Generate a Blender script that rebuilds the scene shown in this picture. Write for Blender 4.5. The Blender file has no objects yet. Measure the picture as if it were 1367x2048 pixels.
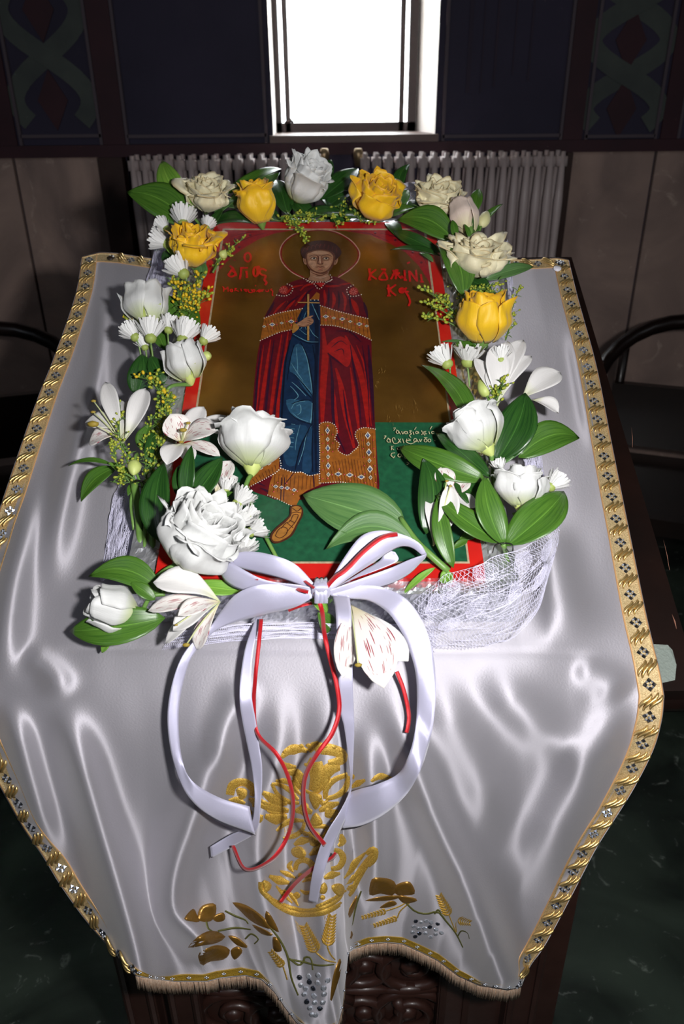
import bpy, bmesh, math, random
import numpy as np
from mathutils import Vector, Matrix

# ---------------------------------------------------------------- camera, world, lights, exposure
W, H, F = 1367.0, 2048.0, 1560.0
PITCH = math.radians(28.0); ROLL = 0.0109
CAM = np.array([0.0, 0.0, 1.52])
_f = np.array([0, math.cos(PITCH), -math.sin(PITCH)])
_u0 = np.array([0, math.sin(PITCH), math.cos(PITCH)]); _r0 = np.array([1.0, 0, 0])
_r = _r0 * math.cos(ROLL) - _u0 * math.sin(ROLL)
_u = _u0 * math.cos(ROLL) + _r0 * math.sin(ROLL)
scn = bpy.context.scene
COL = scn.collection
cd = bpy.data.cameras.new('camera'); cam = bpy.data.objects.new('camera', cd); COL.objects.link(cam)
m = Matrix(((_r[0], _u[0], -_f[0], CAM[0]), (_r[1], _u[1], -_f[1], CAM[1]), (_r[2], _u[2], -_f[2], CAM[2]), (0, 0, 0, 1)))
cam.matrix_world = m
cd.sensor_fit = 'VERTICAL'; cd.sensor_height = 23.6; cd.sensor_width = 23.6 * W / H
cd.lens = F / H * 23.6
cd.clip_start = 0.02; cd.clip_end = 60
cd.dof.use_dof = True; cd.dof.focus_distance = 0.86; cd.dof.aperture_fstop = 5.6
scn.camera = cam
scn.view_settings.view_transform = 'Standard'; scn.view_settings.look = 'None'
scn.view_settings.exposure = 0.0; scn.view_settings.gamma = 1.0
scn.view_settings.use_curve_mapping = False

wd = bpy.data.worlds.new('daylight'); scn.world = wd; wd.use_nodes = True
bgn = wd.node_tree.nodes['Background']; bgn.inputs[0].default_value = (0.92, 0.97, 1.0, 1); bgn.inputs[1].default_value = 15.0

def area(name, loc, target, sx, sy, power, color):
    ld = bpy.data.lights.new(name, 'AREA'); ld.shape = 'RECTANGLE'; ld.size = sx; ld.size_y = sy
    ld.energy = power; ld.color = color
    o = bpy.data.objects.new(name, ld); COL.objects.link(o); o.location = loc
    d = Vector(target) - Vector(loc); o.rotation_euler = d.to_track_quat('-Z', 'Y').to_euler()
    return o
# the camera's flash, beside the lens (camera held upright)
area('camera_flash', (0.15, -0.01, 1.56), (0.02, 0.75, 1.12), 0.05, 0.035, 11.0, (1.0, 0.985, 0.985))
# added fill lamps out of view behind and beside the camera, for dim ambient
area('nave_fill_light', (-2.6, -1.6, 3.1), (0, 1.0, 1.0), 0.9, 1.6, 8.0, (0.82, 0.88, 1.0))
area('side_fill_light', (2.9, -0.6, 3.2), (0, 1.0, 1.0), 0.8, 1.4, 5.0, (0.9, 0.93, 1.0))

# ---------------------------------------------------------------- geometry helpers
def ray(px, py):
    return _f + ((px - W / 2) / F) * _r + ((H / 2 - py) / F) * _u
ALPHA = math.radians(24.3)
E2 = np.array([0, math.cos(ALPHA), math.sin(ALPHA)])      # up the slope of the desk
EN = np.array([0, -math.sin(ALPHA), math.cos(ALPHA)])     # out of the desk
E1 = np.array([1.0, 0, 0])
ICON_H = 0.060
_B = CAM + 0.75 * ray(643, 1130)
ORIG = _B - ICON_H * EN
def P(px, py, h=0.0):
    """a point at height h over the desk slope"""
    d = ray(px, py)
    t = (h - np.dot(EN, CAM - ORIG)) / np.dot(EN, d)
    return CAM + t * d
def YP(px, py, y):
    d = ray(px, py); t = (y - CAM[1]) / d[1]
    return CAM + t * d
def ZP(px, py, z):
    d = ray(px, py); t = (z - CAM[2]) / d[2]
    return CAM + t * d
CREASE = 1392.0
YF = P(683, CREASE, 0)[1]
def Q(px, py, d=0.0):
    """a point d in front of the upright plane under the desk's front edge"""
    return YP(px, py, YF - d)
def X_(px, py, h=0.0):
    return P(px, py, h) if py <= CREASE else Q(px, py, h)
def scale_at(p):
    """pixels per metre at a world point (design aid)"""
    return F / np.dot(np.asarray(p) - CAM, _f)

def nrm(v):
    v = np.asarray(v, float); n = np.linalg.norm(v); return v / n if n > 1e-12 else v
def cr(pts, n, closed=False):
    """Catmull-Rom resample (arc-length uniform) of a polyline to n points"""
    p = np.asarray(pts, float)
    if closed: p = np.vstack([p[-1], p, p[0], p[1]])
    else: p = np.vstack([2 * p[0] - p[1], p, 2 * p[-1] - p[-2]])
    out = []
    m_ = 12
    for i in range(1, len(p) - 2):
        p0, p1, p2, p3 = p[i - 1], p[i], p[i + 1], p[i + 2]
        for k in range(m_):
            t = k / m_
            out.append(0.5 * ((2 * p1) + (-p0 + p2) * t + (2 * p0 - 5 * p1 + 4 * p2 - p3) * t * t + (-p0 + 3 * p1 - 3 * p2 + p3) * t ** 3))
    out.append(p[-2]); out = np.array(out)
    return lin(out, n)
def lin(p, n):
    p = np.asarray(p, float)
    d = np.r_[0, np.cumsum(np.linalg.norm(np.diff(p, axis=0), axis=1))]
    s = np.linspace(0, d[-1], n)
    return np.stack([np.interp(s, d, p[:, k]) for k in range(p.shape[1])], 1)

ORG = {}
def tag(o, label=None, cat=None, group=None, kind=None):
    if label: o['label'] = label
    if cat: o['category'] = cat
    if group: o['group'] = group
    if kind: o['kind'] = kind
    return o
def thing(name, label, cat, loc, group=None, kind=None):
    o = bpy.data.objects.new(name, None); COL.objects.link(o); o.empty_display_size = 0.02
    o.location = tuple(loc); ORG[o.name] = np.array(loc, float)
    return tag(o, label, cat, group, kind)
def me(name, V, Fc, mats, smooth=True, mi=None, uv=None):
    d = bpy.data.meshes.new(name)
    d.from_pydata([tuple(map(float, v)) for v in V], [], [tuple(int(i) for i in f) for f in Fc])
    for mm in (mats if isinstance(mats, (list, tuple)) else [mats]): d.materials.append(mm)
    if smooth: d.polygons.foreach_set('use_smooth', [True] * len(d.polygons))
    if mi is not None: d.polygons.foreach_set('material_index', [int(i) for i in mi])
    if uv is not None:
        l = d.uv_layers.new(name='UVMap')
        vi = np.empty(len(d.loops), int); d.loops.foreach_get('vertex_index', vi)
        l.data.foreach_set('uv', np.asarray(uv, float)[vi].ravel())
    d.update()
    return d
def part(name, V, Fc, mats, parent, smooth=True, mi=None, uv=None, kind=None, label=None):
    V = np.asarray(V, float); o0 = ORG[parent.name]
    o = bpy.data.objects.new(name, me(name, V - o0, Fc, mats, smooth, mi, uv)); COL.objects.link(o)
    o.parent = parent; ORG[o.name] = o0
    if kind: o['kind'] = kind
    if label: o['label'] = label
    return o
def solo(name, V, Fc, mats, label=None, cat=None, group=None, kind=None, smooth=True, mi=None, uv=None):
    V = np.asarray(V, float); c = V.mean(0); 
    o = bpy.data.objects.new(name, me(name, V - c, Fc, mats, smooth, mi, uv)); COL.objects.link(o)
    o.location = tuple(c); ORG[o.name] = c
    return tag(o, label, cat, group, kind)

class MB:
    """collects pieces of one mesh"""
    def __init__(s): s.V = []; s.F = []; s.M = []; s.n = 0; s.UV = []
    def add(s, V, Fc, mi=0, uv=None):
        V = np.asarray(V, float).reshape(-1, 3); s.V.append(V)
        s.F += [tuple(i + s.n for i in f) for f in Fc]; s.M += [mi] * len(Fc); s.n += len(V)
        s.UV.append(np.zeros((len(V), 2)) if uv is None else np.asarray(uv, float))
        return s
    def done(s): return np.vstack(s.V), s.F
    def part(s, name, mats, parent, smooth=True, kind=None, label=None, uv=False):
        V, Fc = s.done(); return part(name, V, Fc, mats, parent, smooth, s.M, np.vstack(s.UV) if uv else None, kind, label)
    def solo(s, name, mats, label=None, cat=None, group=None, kind=None, smooth=True, uv=False):
        V, Fc = s.done(); return solo(name, V, Fc, mats, label, cat, group, kind, smooth, s.M, np.vstack(s.UV) if uv else None)

def grid_faces(nu, nv, wrap=False):
    f = []
    for i in range(nu - 1):
        for j in range(nv if wrap else nv - 1):
            a = i * nv + j; b = i * nv + (j + 1) % nv
            f.append((a, b, b + nv, a + nv))
    return f
def box(c, s, R=None):
    c = np.asarray(c, float); s = np.asarray(s, float) / 2
    V = np.array([[x, y, z] for x in (-1, 1) for y in (-1, 1) for z in (-1, 1)]) * s
    if R is not None: V = V @ np.asarray(R, float).T
    V = V + c
    return V, [(0, 1, 3, 2), (4, 6, 7, 5), (0, 4, 5, 1), (2, 3, 7, 6), (0, 2, 6, 4), (1, 5, 7, 3)]
def box2(lo, hi):
    lo = np.asarray(lo, float); hi = np.asarray(hi, float); return box((lo + hi) / 2, np.abs(hi - lo))
def hexa(p):
    """8 corners: 4 bottom loop, 4 top loop"""
    return np.asarray(p, float), [(3, 2, 1, 0), (4, 5, 6, 7), (0, 1, 5, 4), (1, 2, 6, 5), (2, 3, 7, 6), (3, 0, 4, 7)]
def tube(pts, r, k=6, cap=True):
    p = np.asarray(pts, float); n = len(p)
    r = np.broadcast_to(np.asarray(r, float), (n,)) if np.ndim(r) == 0 else np.interp(np.linspace(0, 1, n), np.linspace(0, 1, len(r)), r)
    t = np.gradient(p, axis=0); t = np.array([nrm(x) for x in t])
    a = np.cross(t[0], [0, 0, 1]);
    if np.linalg.norm(a) < 1e-3: a = np.cross(t[0], [1, 0, 0])
    a = nrm(a); V = []
    for i in range(n):
        a = nrm(a - np.dot(a, t[i]) * t[i]); b = np.cross(t[i], a)
        for q in range(k):
            w = 2 * math.pi * q / k
            V.append(p[i] + r[i] * (math.cos(w) * a + math.sin(w) * b))
    f = grid_faces(n, k, True)
    if cap: f.append(tuple(range(k))[::-1]); f.append(tuple((n - 1) * k + q for q in range(k)))
    return np.array(V), f
_ico = {}
def ball(c, r, sub=1, sq=(1, 1, 1), R=None):
    if sub not in _ico:
        bm = bmesh.new(); bmesh.ops.create_icosphere(bm, subdivisions=sub, radius=1)
        _ico[sub] = (np.array([v.co[:] for v in bm.verts]), [tuple(v.index for v in f.verts) for f in bm.faces]); bm.free()
    V, f = _ico[sub]; V = V * np.asarray(sq) * r
    if R is not None: V = V @ np.asarray(R).T
    return V + np.asarray(c), f
def frame_from(z, x=None):
    """3x3 with columns x,y,z"""
    z = nrm(z); x = np.array([1.0, 0, 0]) if x is None else np.asarray(x, float)
    if abs(np.dot(nrm(x), z)) > .95: x = np.array([0, 1.0, 0.1])
    x = nrm(x - np.dot(x, z) * z); y = np.cross(z, x)
    return np.stack([x, y, z], 1)
def lv(u, v, n):
    """vector in desk coordinates (right, up the slope, outward)"""
    return u * E1 + v * E2 + n * EN

# value noise for shaping
class Noise:
    def __init__(s, seed=0):
        r = np.random.RandomState(seed); s.g = r.rand(64, 64) * 2 - 1
    def __call__(s, x, y):
        x = np.asarray(x, float); y = np.asarray(y, float)
        xi = np.floor(x).astype(int); yi = np.floor(y).astype(int); fx = x - xi; fy = y - yi
        fx = fx * fx * (3 - 2 * fx); fy = fy * fy * (3 - 2 * fy); g = s.g
        a = g[xi % 64, yi % 64]; b = g[(xi + 1) % 64, yi % 64]; c = g[xi % 64, (yi + 1) % 64]; d = g[(xi + 1) % 64, (yi + 1) % 64]
        return (a * (1 - fx) + b * fx) * (1 - fy) + (c * (1 - fx) + d * fx) * fy
NZ = Noise(5)

# ---------------------------------------------------------------- material helpers
def srgb(c):
    """0-255 sRGB to linear"""
    o = []
    for v in c[:3]:
        v = v / 255.0; o.append(v / 12.92 if v <= 0.04045 else ((v + 0.055) / 1.055) ** 2.4)
    return tuple(o) + (1.0,)
MATS = {}
def mat(name, c, rough=0.5, metal=0.0, bump=None, vary=None, coat=0.0, sheen=0.0, spec=0.5, sss=0.0, trans=0.0, aniso=0.0, twosided=None):
    """c sRGB 0-255; bump=(scale,strength); vary=(scale, colour2, contrast)"""
    if name in MATS: return MATS[name]
    mt = bpy.data.materials.new(name); mt.use_nodes = True; nt = mt.node_tree; N = nt.nodes; L = nt.links
    b = N['Principled BSDF']
    b.inputs['Base Color'].default_value = srgb(c); b.inputs['Roughness'].default_value = rough
    b.inputs['Metallic'].default_value = metal; b.inputs['Specular IOR Level'].default_value = spec
    if coat: b.inputs['Coat Weight'].default_value = coat; b.inputs['Coat Roughness'].default_value = 0.12
    if sheen: b.inputs['Sheen Weight'].default_value = sheen
    if trans: b.inputs['Transmission Weight'].default_value = trans
    if aniso: b.inputs['Anisotropic'].default_value = aniso
    if sss:
        b.inputs['Subsurface Weight'].default_value = sss; b.inputs['Subsurface Radius'].default_value = (1, 1, 1); b.inputs['Subsurface Scale'].default_value = 0.004
    tc = N.new('ShaderNodeTexCoord')
    if bump:
        nz = N.new('ShaderNodeTexNoise'); nz.inputs['Scale'].default_value = bump[0]; nz.inputs['Detail'].default_value = 4
        bp = N.new('ShaderNodeBump'); bp.inputs['Strength'].default_value = bump[1]; bp.inputs['Distance'].default_value = bump[2] if len(bump) > 2 else 0.002
        L.new(tc.outputs['Object'], nz.inputs['Vector']); L.new(nz.outputs['Fac'], bp.inputs['Height']); L.new(bp.outputs['Normal'], b.inputs['Normal'])
    if vary:
        nz = N.new('ShaderNodeTexNoise'); nz.inputs['Scale'].default_value = vary[0]; nz.inputs['Detail'].default_value = 5
        rp = N.new('ShaderNodeValToRGB'); k = vary[2] if len(vary) > 2 else 0.2
        rp.color_ramp.elements[0].position = 0.5 - k; rp.color_ramp.elements[1].position = 0.5 + k
        rp.color_ramp.elements[0].color = srgb(c); rp.color_ramp.elements[1].color = srgb(vary[1])
        L.new(tc.outputs['Object'], nz.inputs['Vector']); L.new(nz.outputs['Fac'], rp.inputs['Fac']); L.new(rp.outputs['Color'], b.inputs['Base Color'])
    MATS[name] = mt
    return mt
def nodes_of(mt):
    return mt.node_tree.nodes, mt.node_tree.links, mt.node_tree.nodes['Principled BSDF']
# ================================================================ the room
YB = 2.95
M_fresco = mat('fresco_dark_blue', (56, 50, 74), 0.75, vary=(2.2, (36, 33, 54), 0.25))
M_band = mat('fresco_oxblood', (64, 30, 40), 0.7, vary=(6, (46, 22, 32), 0.25))
M_green = mat('fresco_grey_green', (82, 90, 84), 0.75, vary=(9, (62, 68, 68), 0.3))
M_line = mat('fresco_pale_line', (84, 74, 82), 0.7)
M_robe = mat('fresco_robe_plum', (58, 44, 62), 0.75, vary=(7, (42, 36, 56), 0.25))
M_plaster = mat('pale_plaster', (226, 218, 212), 0.8, bump=(60, 0.15))
M_wallp = mat('dim_plaster', (120, 104, 96), 0.85, vary=(1.4, (84, 74, 72), 0.25))
M_ceil = mat('ceiling_ochre', (150, 112, 64), 0.8, vary=(1.1, (78, 58, 38), 0.15))
def marble(name, base, vein, dark, scale=1.6, rough=0.25):
    mt = mat(name, base, rough); N, L, b = nodes_of(mt)
    tc = N.new('ShaderNodeTexCoord'); n1 = N.new('ShaderNodeTexNoise'); n1.inputs['Scale'].default_value = scale * 2.2; n1.inputs['Detail'].default_value = 8; n1.inputs['Distortion'].default_value = 1.6
    wv = N.new('ShaderNodeTexNoise'); wv.inputs['Scale'].default_value = scale * 7; wv.inputs['Detail'].default_value = 9; wv.inputs['Roughness'].default_value = .7; wv.inputs['Distortion'].default_value = 2.2
    r1 = N.new('ShaderNodeValToRGB'); r1.color_ramp.elements[0].position = .35; r1.color_ramp.elements[1].position = .7
    r1.color_ramp.elements[0].color = srgb(dark); r1.color_ramp.elements[1].color = srgb(base)
    r2 = N.new('ShaderNodeValToRGB'); r2.color_ramp.elements[0].position = .60; r2.color_ramp.elements[1].position = .74
    mx = N.new('ShaderNodeMixRGB'); mx.inputs[2].default_value = srgb(vein)
    L.new(tc.outputs['Object'], n1.inputs['Vector']); L.new(tc.outputs['Object'], wv.inputs['Vector'])
    L.new(n1.outputs['Fac'], r1.inputs['Fac']); L.new(wv.outputs['Fac'], r2.inputs['Fac'])
    L.new(r1.outputs['Color'], mx.inputs[1]); L.new(r2.outputs['Color'], mx.inputs[0]); L.new(mx.outputs[0], b.inputs['Base Color'])
    return mt
M_floor = marble('green_black_marble', (60, 72, 62), (168, 176, 168), (26, 32, 28), 1.5, 0.3)
M_slab = marble('brown_grey_marble', (186, 160, 148), (212, 190, 176), (138, 120, 114), 1.1, 0.3)
M_wood = mat('dark_stained_wood', (28, 14, 10), 0.38, coat=0.1, bump=(70, .12), vary=(14, (17, 9, 7), 0.25))
M_wood2 = mat('brown_carved_wood', (60, 38, 32), 0.42, coat=0.12, bump=(90, .15), vary=(22, (48, 27, 22), 0.25))
M_scuff = mat('scuffed_bare_wood', (150, 104, 84), 0.7)

V, f = box2((-4, -3.2, -0.08), (4, YB + .35, 0)); solo('floor', V, f, M_floor, kind='structure', smooth=False)
V, f = box2((-4, -3.2, 4.6), (4, YB + .35, 4.7)); solo('ceiling', V, f, M_ceil, kind='structure', smooth=False)
V, f = box2((-4.1, -3.2, 0), (-4, YB + .35, 4.6)); solo('wall_left', V, f, M_wallp, kind='structure', smooth=False)
V, f = box2((4, -3.2, 0), (4.1, YB + .35, 4.6)); solo('wall_right', V, f, M_wallp, kind='structure', smooth=False)
V, f = box2((-4, -3.3, 0), (4, -3.2, 4.6)); solo('wall_front', V, f, M_wallp, kind='structure', smooth=False)

# back wall with a window opening (splayed reveal)
wl = YP(546, 272, YB)[0]; wr = YP(869, 272, YB)[0]; wz = YP(700, 277, YB)[2]; wt = wz + 1.55
YO = YB + .30
ol = YP(554, 250, YO)[0]; orr = YP(828, 250, YO)[0]; oz = YP(700, 262, YO)[2]
ot = wt - .02
def quadpts(x0, z0, x1, z1, y): return [(x0, y, z0), (x1, y, z0), (x1, y, z1), (x0, y, z1)]
mb = MB()
for (a, b_, c, d) in ((-4, 0, wl, 4.6), (wr, 0, 4, 4.6), (wl, 0, wr, wz), (wl, wt, wr, 4.6)):
    mb.add(quadpts(a, b_, c, d, YB), [(0, 1, 2, 3)], 0)
for (a, b_, c, d) in ((-4, 0, ol, 4.6), (orr, 0, 4, 4.6), (ol, 0, orr, oz), (ol, ot, orr, 4.6)):
    mb.add(quadpts(a, b_, c, d, YO), [(3, 2, 1, 0)], 0)
inner = quadpts(wl, wz, wr, wt, YB); outer = quadpts(ol, oz, orr, ot, YO)
V = inner + outer
mb.add(V, [(0, 3, 7, 4), (1, 5, 6, 2), (2, 6, 7, 3)], 1)
mb.add(V, [(0, 4, 5, 1)], 1)
WB = mb.solo('wall_back', [M_fresco, M_plaster], kind='structure', smooth=False)

def wallstrip(name, pts, w, m_, y=YB, dep=0.004, closed=False, parent=None):
    """painted band on the back wall, following pixel points read on the wall"""
    p = [YP(a, b_, y) for a, b_ in pts]
    if closed: p = p + [p[0]]
    mb = MB()
    for a, c in zip(p[:-1], p[1:]):
        d = nrm(c - a); n = np.array([-d[2], 0, d[0]]) * w / 2
        e = d * w * .3
        lo = np.array([a - n - e, c - n + e, c + n + e, a + n - e]); hi = lo - np.array([0, dep, 0])
        mb.add(*hexa(np.vstack([lo, hi])))
    return mb.part(name, m_, parent or WB, smooth=False)
def wallrect(name, x0, y0, x1, y1, m_, dep=0.006, y=YB, parent=None, base=0.0):
    c = [YP(x0, y1, y), YP(x1, y1, y), YP(x1, y0, y), YP(x0, y0, y)]
    z0 = (c[0][2] + c[1][2]) / 2; z1 = (c[2][2] + c[3][2]) / 2
    return part(name, *box2((c[0][0], y - dep, z0), (c[1][0], y - base, z1)), m_, parent or WB, smooth=False)
# horizontal cornice between frescoes and marble dado
zc0 = YP(683, 308, YB)[2]; zc1 = YP(683, 284, YB)[2]
part('cornice', *box2((-4, YB - .035, zc0), (4, YB, zc1)), M_band, WB, smooth=False)
# upright oxblood bands, left and right of the window bay and outside the diamond panels
for nm, (xa, xb) in (('painted_band', (208, 252)), ('painted_band', (-60, 36)), ('painted_band', (1122, 1160)), ('painted_band', (1316, 1350))):
    p0 = YP(xa, 286, YB); p1 = YP(xb, 286, YB)
    part(nm, *box2((p0[0], YB - .008, zc1), (p1[0], YB, 4.6)), M_band, WB, smooth=False)
for x in (256, 533, 884, 1118, 1168, 1306, 1352, 44, 204):
    p = YP(x, 284, YB); part('pale_border', *box2((p[0] - .005, YB - .011, zc1), (p[0] + .005, YB, 4.6)), M_line, WB, smooth=False)
for (xa, xb) in ((256, 533), (884, 1118), (1168, 1306), (44, 204)):
    p = YP(xa, 276, YB); q = YP(xb, 276, YB)
    part('pale_border', *box2((p[0], YB - .011, p[2]), (q[0], YB, p[2] + .01)), M_line, WB, smooth=False)
# interlaced diamonds
for cx, ym in ((106, 112), (1244, 150)):
    c = YP(cx, 200, YB)[0]; zb = YP(cx, 276, YB)[2] + .012; zm = YP(cx, ym, YB)[2]; hw = 0.118; pz = (zm - zb) * 1.12; z0 = zm - pz
    for s in (1, -1):
        t = np.linspace(0, 5, 61); zz = z0 + t * pz; xx = c + s * hw * np.sin(t * math.pi) * 1.05
        k = zz > zb + .02; zz, xx = zz[k], xx[k]; mb = MB(); V_ = []; n = len(zz)
        for i in range(n):
            d = nrm(np.array([xx[min(n - 1, i + 1)] - xx[max(0, i - 1)], 0, zz[min(n - 1, i + 1)] - zz[max(0, i - 1)]])); q = np.array([-d[2], 0, d[0]]) * .030; p = np.array([xx[i], YB - .004 - .002 * s, zz[i]])
            V_ += [p + q, p - q]
        part('painted_diamond_band', np.array(V_), [(2 * i, 2 * i + 1, 2 * i + 3, 2 * i + 2) for i in range(n - 1)], M_green, WB, smooth=False)
    for k in range(4):
        zc = z0 + pz * (k + .5)
        a = np.array([[c - .05, YB, zc], [c, YB, zc - .09], [c + .05, YB, zc], [c, YB, zc + .09]])
        part('painted_lozenge', *hexa(np.vstack([a, a - np.array([0, .004, 0])])), M_band, WB, smooth=False)
# figure paintings: robe folds right of the window, halo arc on the left
for x0, x1, y0 in ((930, 948, 0), (958, 972, 0), (984, 1000, 0), (1022, 1036, 0), (1052, 1070, 0)):
    a = YP(x0, 150 + (x0 % 7) * 6, YB); b_ = YP(x1, 10, YB)
    part('painted_robe_fold', *box2((a[0], YB - .004, a[2]), (b_[0], YB, 4.2)), M_robe, WB, smooth=False)
# marble dado slabs below
for xa, xb in ((36, 204), (-160, 30), (1136, 1300), (1306, 1500)):
    p0 = YP(xa, 330, YB); p1 = YP(xb, 330, YB)
    part('marble_slab', *box2((p0[0], YB - .02, 0), (p1[0], YB, zc0)), M_slab, WB, smooth=False)
for xa, xb in ((206, 254), (1122, 1134)):
    p0 = YP(xa, 330, YB); p1 = YP(xb, 330, YB)
    part('pilaster', *box2((p0[0], YB - .06, 0), (p1[0], YB, zc0)), M_wood2, WB, smooth=False)

# window: sill, frame, casement bars, glass
M_frame = mat('window_frame_brown', (62, 50, 48), 0.5)
M_sill = mat('sill_stone', (92, 72, 64), 0.5)
WN = thing('window_1', None, None, ((ol + orr) / 2, YO, oz), kind='structure')
part('window_sill', *box2((wl - .01, YB - .03, wz - .02), (wr + .01, YO, wz + .012)), M_sill, WN, smooth=False)
fy0, fy1 = YO - .05, YO - .01
part('window_frame', *box2((ol - .01, fy0, oz), (ol + .02, fy1, ot)), M_frame, WN, smooth=False)
part('window_frame', *box2((orr - .03, fy0, oz), (orr + .0, fy1, ot)), M_frame, WN, smooth=False)
part('window_frame', *box2((ol - .01, fy0, oz - .005), (orr, fy1, oz + .03)), M_frame, WN, smooth=False)
part('window_frame', *box2((ol - .01, fy0, ot - .04), (orr, fy1, ot)), M_frame, WN, smooth=False)
xl = YP(572, 100, YO)[0]; xr = YP(803, 100, YO)[0]
for x in (xl, xr):
    part('casement_bar', *box2((x - .009, fy0, oz), (x + .009, fy1, ot)), M_frame, WN, smooth=False)
part('window_handle', *tube([(xl - .01, fy0 - .01, oz + .03), (xl + .012, fy0 - .03, oz + .04), (xl + .02, fy0 - .03, oz + .03)], .006), M_frame, WN)
M_glass = mat('window_glass', (255, 255, 255), 0.0, trans=1.0)
N, L, b = nodes_of(M_glass); b.inputs['IOR'].default_value = 1.01
part('pane', *box2((ol, fy1 - .012, oz), (orr, fy1 - .009, ot)), M_glass, WN, smooth=False)
# outdoors: bright paving and a low hedge
V, f = box2((-8, YO + .02, .3), (8, 20, .35)); solo('ground_outside', V, f, mat('sunlit_paving', (225, 222, 210), .9), kind='structure', smooth=False)

# radiator under the window
M_rad = mat('radiator_enamel', (206, 192, 190), 0.4, vary=(9, (184, 168, 166), .25))
RA = thing('radiator', 'ribbed cream column radiator along the back wall under the window', 'radiator', YP(700, 520, YB - .1) * np.array([1, 1, 0]))
zr1 = YP(683, 306, YB - .12)[2]; yr = YB - .12
xs0 = YP(268, 310, yr)[0]; xs1 = YP(1120, 310, yr)[0]; nr = 38
gap0 = YP(640, 310, yr)[0]; gap1 = YP(728, 310, yr)[0]
sec = []
for k in range(nr):
    x = xs0 + (xs1 - xs0) * k / (nr - 1)
    if gap0 < x < gap1: continue
    mb = MB()
    for dy in (-.035, .035):
        z = np.linspace(.28, zr1, 8); pp = np.stack([z * 0 + x, z * 0 + yr + dy, z], 1)
        mb.add(*tube(pp, [.011, .015, .0125, .0125, .0125, .0125, .015, .008], 8))
    mb.add(*box((x, yr, zr1 - .03), (.03, .08, .03))); mb.add(*box((x, yr, .31), (.03, .08, .03)))
    mb.part('radiator_column', M_rad, RA)
part('radiator_header', *tube([(xs0, yr, .31), (xs1, yr, .31)], .016, 8), M_rad, RA)
M_br = mat('valve_brass', (150, 130, 100), 0.35, 0.7)
for px_ in (648, 716):
    p = YP(px_, 300, yr); part('valve', *tube([p + [0, 0, -.05], p + [0, 0, -.01], p + [0, 0, 0.005]], [.012, .018, .012], 10), M_br, RA)

# two dark armchairs behind the desk
def armchair(label, c, ang, group=None):
    c = np.asarray(c, float)
    R = np.array([[math.cos(ang), -math.sin(ang), 0], [math.sin(ang), math.cos(ang), 0], [0, 0, 1]])
    T = thing('wooden_armchair', label, 'chair', c)
    def A(p): return np.asarray(p, float) @ R.T + c
    V, f = box((0, 0, .46), (.5, .46, .05)); part('seat', A(V), f, M_wood, T, smooth=False)
    V, f = box((0, .22, .62), (.44, .03, .2)); part('backrest', A(V), f, M_wood, T, smooth=False)
    th = np.linspace(0, math.pi, 16)
    rail = np.stack([.27 * np.cos(th), -.02 + .27 * np.sin(th), .76 + .16 * np.sin(th)], 1)
    rail = np.vstack([[.27, -.22, .72], rail, [-.27, -.22, .72]])
    V, f = tube(rail, .022, 8); part('armrest', A(V), f, M_wood, T)
    V, f = tube([(-.2, .24, .5), (-.2, .24, .84)], .016); part('back_post', A(V), f, M_wood, T)
    V, f = tube([(.2, .24, .5), (.2, .24, .84)], .016); part('back_post', A(V), f, M_wood, T)
    for sx in (-1, 1):
        for sy in (-1, 1):
            V, f = tube([(sx * .22, sy * .2, 0), (sx * .23, sy * .2, .25), (sx * .22, sy * .2, .45)], [.014, .02, .022], 7)
            part('leg', A(V), f, M_wood, T)
        V, f = tube([(sx * .25, -.19, .47), (sx * .27, -.2, .73)], .015, 7); part('arm_post', A(V), f, M_wood, T)
armchair('dark polished wooden armchair behind the desk on the left, curved arm catching the light', (-0.98, 2.08, 0), 0.3)
armchair('dark wooden armchair standing behind the desk on the right', (0.99, 2.08, 0), -0.35)
# a darker bench back beside the right chair
# ================================================================ the desk (lectern)
u_l = P(57, 880, 0)[0]; u_r = P(1268, 890, 0)[0]
def onslope(x, py, h):
    q = P(683, py, h); return np.array([x, q[1], q[2]])
DK = thing('lectern', 'dark stained wooden icon stand with a sloping top and carved front panels', 'lectern', (0, YF + .25, 0))
TH = .026
a0 = onslope(u_l, 519, -.007); a1 = onslope(u_l, CREASE - 3, -.024)
top = [a1, onslope(u_r, CREASE - 3, -.024), onslope(u_r, 519, -.007), a0]
bot = [p - EN * TH for p in top]
part('sloping_top', *hexa(np.array(bot + top)), M_wood, DK, smooth=False)
fe = onslope(0, CREASE - 3, -.024) - EN * (TH + .004) + E2 * .002
part('front_moulding', *tube([(u_l, fe[1], fe[2]), (u_r, fe[1], fe[2])], .010, 8), M_wood, DK)
def board_h(py):
    v0 = P(683, 519)[1]; v1 = P(683, CREASE)[1]; return -.007 - .017 * (P(683, py)[1] - v0) / (v1 - v0)
# scuffs along the right edge
for (xa, ya, xb, yb, w) in ((1262, 855, 1264, 895, 1.6), (1326, 1080, 1338, 1140, 1.5), (1343, 1228, 1352, 1258, 3.5)):
    p0 = P(xa, ya, board_h(ya)); p1 = P(xb, yb, board_h(yb)); part('scuff', *tube([p0, (p0 + p1) / 2 + E1 * .0006, p1], [.0001, w / 4200, .0001], 4), M_scuff, DK)
bx0 = YP(262, 2040, YF + .07)[0]; bx1 = YP(1118, 2040, YF + .07)[0]; by0 = YF + .07; by1 = YF + .44
zt0 = onslope(0, CREASE, 0)[2] - .045; zt1 = zt0 + (by1 - by0) * math.tan(ALPHA)
lo = [(bx0, by0 + .02, .04), (bx1, by0 + .02, .04), (bx1, by1, .04), (bx0, by1, .04)]
hi = [(bx0, by0 + .02, zt0), (bx1, by0 + .02, zt0), (bx1, by1, zt1), (bx0, by1, zt1)]
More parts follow.
